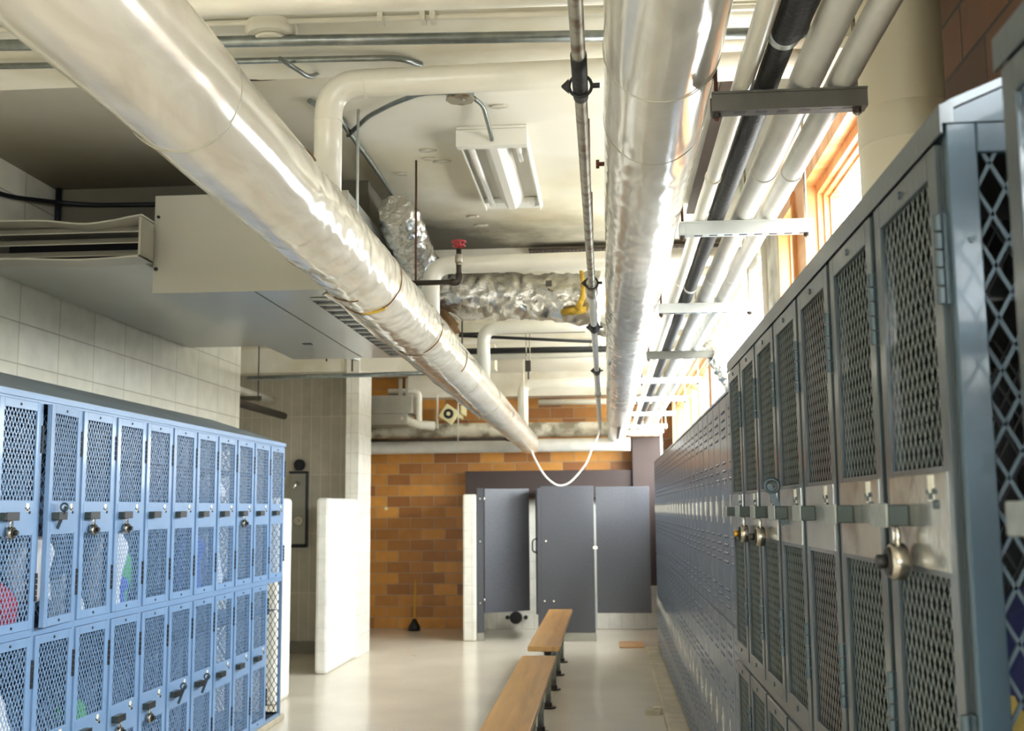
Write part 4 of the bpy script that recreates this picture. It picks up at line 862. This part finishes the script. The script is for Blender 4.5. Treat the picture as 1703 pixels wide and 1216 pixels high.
# shower side: galvanised conduit, cream and black pipes, bracket
pipe('conduit', [(-2.79, 8.6, 1.035), (-.95, 8.6, 1.055)], .018, 'galv', 'galvanised conduit crossing in front of the shower opening')
pipe('cream_pipe', [(-3.42, 8.5, 1.13), (-3.42, 11.35, 1.13)], .036, 'cream', 'cream pipe in the shower room above the black one')
pipe('black_pipe', [(-3.28, 8.5, .965), (-3.28, 11.3, .965)], .036, 'blackiron', 'black pipe sloping out of sight in the shower room')
h = thing('pipe_hanger', (-3.4, 10.4, 1.04), 'dark strut hanger between the two shower room pipes', 'hanger')
build('channel', MB().box(-3.6, -3.24, 10.38, 10.42, 1.04, 1.08), 'strutdark', h); build('threaded_rod', MB().disc((-3.27, 10.4, 1.34), .006, .62, 'z', 8), 'dark', h)
h = thing('pipe_bracket', (-1.95, 8.1, 1.12), 'little sloping bracket with two bolts behind the ventilator', 'bracket')
build('arm', MB().bar((-2.02, 7.9, 1.17), (-1.86, 8.3, 1.13), .06, .03, (0, 0, 1), True), 'strut', h); build('bolt', MB().disc((-2.0, 7.95, 1.36), .006, .58, 'z', 8), 'rust', h); build('bolt', MB().disc((-1.88, 8.25, 1.08), .006, .10, 'z', 8), 'rust', h)
# shower column
s = thing('shower_panel', (-3.16, 11.45, -.34), 'stainless shower column with spout and round valve on the tiled shower wall', 'shower')
build('plate', MB().box(-3.245, -3.075, 11.44, 11.499, -.34, .385), 'shower', s, bevel=.006)
build('edge_frame', MB().box(-3.075, -3.062, 11.43, 11.499, -.36, .40).box(-3.25, -3.06, 11.43, 11.499, .385, .405).box(-3.25, -3.06, 11.43, 11.499, -.37, -.342), 'dark', s)
build('escutcheon', MB().disc((-3.15, 11.45, .47), .058, .05, 'y', 28, .01), 'dark', s)
build('spout', MB().tube(corner_path([(-3.16, 11.44, .28), (-3.16, 11.36, .29), (-3.17, 11.34, .22)], .03, 6), [.02] * 9 if False else .018, 12), 'chrome', s)
build('valve_dial', MB().disc((-3.15, 11.432, -.10), .05, .014, 'y', 28, .004).disc((-3.15, 11.41, -.10), .018, .03, 'y', 16, .004), 'chrome', s)
# ------------------------------------------------------------------ window side bits
g = thing('globe_lamp', (.70, 5.6, 1.2), 'round white globe lamp hanging among the bright windows', 'lamp')
b = MB(); pts = [(.70, 5.6, 1.2 + .088 * math.cos(math.pi * i / 16)) for i in range(17)]; b.tube([Vector(q) - Vector((0, 0, 0)) for q in pts[1:-1]], [.088 * math.sin(math.pi * i / 16) for i in range(1, 16)], 28); build('globe', b, 'tubeglass', g); build('stem', MB().disc((.70, 5.6, 1.46), .008, .36, 'z', 8), 'cream', g)
pipe('window_pipe', [(.755, 5.3, 1.30), (.762, 5.3, .1)], .013, 'cream', 'slim white vertical pipe beside the mottled pier between windows', n=12)
# ------------------------------------------------------------------ cable, benches, toilet stalls
pts = [(-.83, 12.6, .66), (-.80, 12.6, .57), (-.70, 12.6, .39), (-.60, 12.6, .29), (-.515, 12.6, .257), (-.42, 12.6, .285), (-.325, 12.6, .373), (-.22, 12.6, .51), (-.154, 12.6, .67), (-.09, 12.6, .80), (-.066, 12.6, .875)]
sm = []
for i in range(len(pts) - 1):
    p0, p1, p2, p3 = [Vector(pts[max(0, min(len(pts) - 1, i + q))]) for q in (-1, 0, 1, 2)]
    for q in range(5):
        t = q / 5; sm.append(.5 * ((2 * p1) + (p2 - p0) * t + (2 * p0 - 5 * p1 + 4 * p2 - p3) * t * t + (3 * p1 - p0 - 3 * p2 + p3) * t ** 3))
sm.append(Vector(pts[-1]))
tag(build('cable', MB().tube(sm, .010, 10), 'cord'), 'white cable looping down from the far duct ends above the toilet stalls', 'cable')
def bench(y0, y1, legs, lab):
    t = thing('bench', (-.475, (y0 + y1) / 2, FL), lab, 'bench', 'wooden benches down the middle')
    build('seat', MB().box(-.592, -.362, y0, y1, -1.018, -.982), 'bench', t, bevel=.005)
    for y in legs:
        b = MB().tube([(-.452, y, -1.425), (-.452, y, -1.03)], .021, 16); lg = build('leg', b, 'galv', t)
        build('floor_flange', MB().disc((-.452, y, -1.424), .058, .010, 'z', 24, .003).disc((-.452, y, -1.405), .028, .03, 'z', 16), 'blackiron', lg)
        build('seat_bracket', MB().disc((-.452, y, -1.023), .05, .010, 'z', 20).disc((-.452, y, -1.04), .027, .026, 'z', 12), 'blackiron', lg)
bench(8.32, 11.38, (8.42, 9.25, 10.05, 10.88), 'farther varnished wooden plank bench on pipe legs, near the toilet stalls')
bench(4.75, 7.81, (5.1, 5.9, 6.7, 7.5), 'nearer varnished wooden plank bench on pipe legs, cut by the picture bottom')
t = thing('toilet_stalls', (-.45, 12.8, FL), 'dark grey laminate toilet stall partitions with a half open left door', 'partition')
def panel(nm, x0, x1, y0, y1, z0, z1, m='partition', par=None): return build(nm, MB().box(x0, x1, y0, y1, z0, z1), m, par or t, bevel=.003)
panel('pilaster', -1.448, -1.372, 12.6, 12.63, FL + .09, .237); panel('pilaster_shoe', -1.45, -1.37, 12.596, 12.634, FL, FL + .09, 'shower')
panel('pilaster', -.735, -.150, 12.6, 12.63, FL + .09, .252); panel('pilaster_shoe', -.74, -.145, 12.596, 12.634, FL, FL + .09, 'shower')
panel('divider_panel', -.80, -.775, 12.66, 13.59, FL + .28, .232)
panel('divider_panel', -.775, -.737, 12.60, 12.66, FL + .09, .232)
dd = build('door', MB().box(-1.368, -.80, 12.602, 12.626, FL + .30, .232), 'partition', t, loc=(-1.368, 12.614, FL + .3), bevel=.003); dd.rotation_euler = (0, 0, math.radians(33))
build('hinge', MB().tube([(-1.372, 12.598, -1.0), (-1.372, 12.598, -.97)], .009, 8).tube([(-1.372, 12.598, .10), (-1.372, 12.598, .14)], .009, 8), 'chrome', dd)
d2 = build('door', MB().box(-.128, .46, 12.602, 12.626, FL + .30, .240), 'partition', t, bevel=.003)
build('edge_strip', MB().box(-.146, -.132, 12.606, 12.622, FL + .12, .05), 'strut', d2); build('slide_latch', MB().box(-.165, -.115, 12.592, 12.602, -.44, -.41), 'chrome', d2)
for x, z in ((-1.41, .12), (-1.41, -.35), (-1.41, -1.02), (-.68, -.35), (-.70, -1.0), (-.60, -1.0)): build('bolt', MB().disc((x, 12.596, z), .011, .008, 'y', 10), 'chrome', t)
build('coat_hook', MB().tube(corner_path([(-.78, 12.62, -.32), (-.83, 12.58, -.34), (-.83, 12.58, -.46), (-.78, 12.62, -.48)], .04, 6), .008, 8), 'dark', t)
fl_ = thing('floor_flange', (-1.117, 13.82, -1.3), 'black round toilet outlet with two lugs low on the tiled wall', 'flange')
build('ring', MB().disc((-1.117, 13.805, -1.29), .075, .06, 'y', 28, .01), 'rubber', fl_); build('lug', MB().disc((-1.22, 13.82, -1.29), .025, .03, 'y', 12), 'blackiron', fl_); build('lug', MB().disc((-1.0, 13.82, -1.29), .025, .03, 'y', 12), 'blackiron', fl_)
pl = thing('plunger', (-2.326, 13.66, FL), 'black rubber plunger with a yellow handle standing against the brick wall', 'plunger')
build('cup', MB().tube([(-2.326, 13.66, FL + .001), (-2.326, 13.66, FL + .05), (-2.326, 13.66, FL + .09), (-2.326, 13.66, FL + .14)], [.075, .07, .045, .02], 20), 'rubber', pl); build('handle', MB().tube([(-2.326, 13.66, FL + .13), (-2.326, 13.74, FL + .6)], .012, 10), 'yellow', pl)
tag(build('coat_peg', MB().disc((-1.75, 13.88, -.62), .02, .04, 'y', 12).disc((-1.75, 13.85, -.62), .012, .03, 'y', 10), 'dark'), 'small dark knob on the brick wall left of the stall wall', 'peg')
tag(build('brick_anchor', MB().disc((-2.72, 13.89, .02), .02, .02, 'y', 12), 'plastic'), 'tiny yellowish knob on the brick wall near the shower post', 'peg')
# debris, board on the floor
rnd = random.Random(5); b = MB()
for i in range(5):
    x = .27 + rnd.random() * .08; y = 8.15 + rnd.random() * .14; s_ = .018 + rnd.random() * .022; z0 = FL + .001
    b.prism([(x - s_ * 1.3, y - s_), (x + s_ * 1.1, y - s_ * .8), (x + s_ * 1.4, y + s_ * .5), (x - s_ * .3, y + s_)], 'z', z0, z0 + .012 + rnd.random() * .03)
tag(build('crumpled_paper', b, 'debris'), 'crumpled scrap of paper on the floor beside the right curb', 'litter')
tag(build('floor_board', MB().box(.10, .355, 12.0, 12.5, FL + .001, FL + .012), 'plank'), 'flat tan board lying on the floor before the right stall', 'board')
stn = MB().tube([(-2.0, 13.1, FL), (-1.95, 12.4, FL), (-2.1, 12.0, FL), (-2.02, 11.5, FL), (-1.9, 11.3, FL)], [.004, .006, .009, .006, .01], 8)
stn.v = [(x, y, max(FL + .0004, FL + (z - FL) * .15)) for x, y, z in stn.v]
tag(build('floor_crack', stn, mat('floor_crack_dirt', 'a08a70', .8)), 'wandering brownish crack line on the pale floor near the stall wall', 'crack')
# ------------------------------------------------------------------ lift everything to the floor at z = 0
for o in list(S.objects):
    if o.parent is None and o.type in ('MESH', 'EMPTY'): o.location.z += H
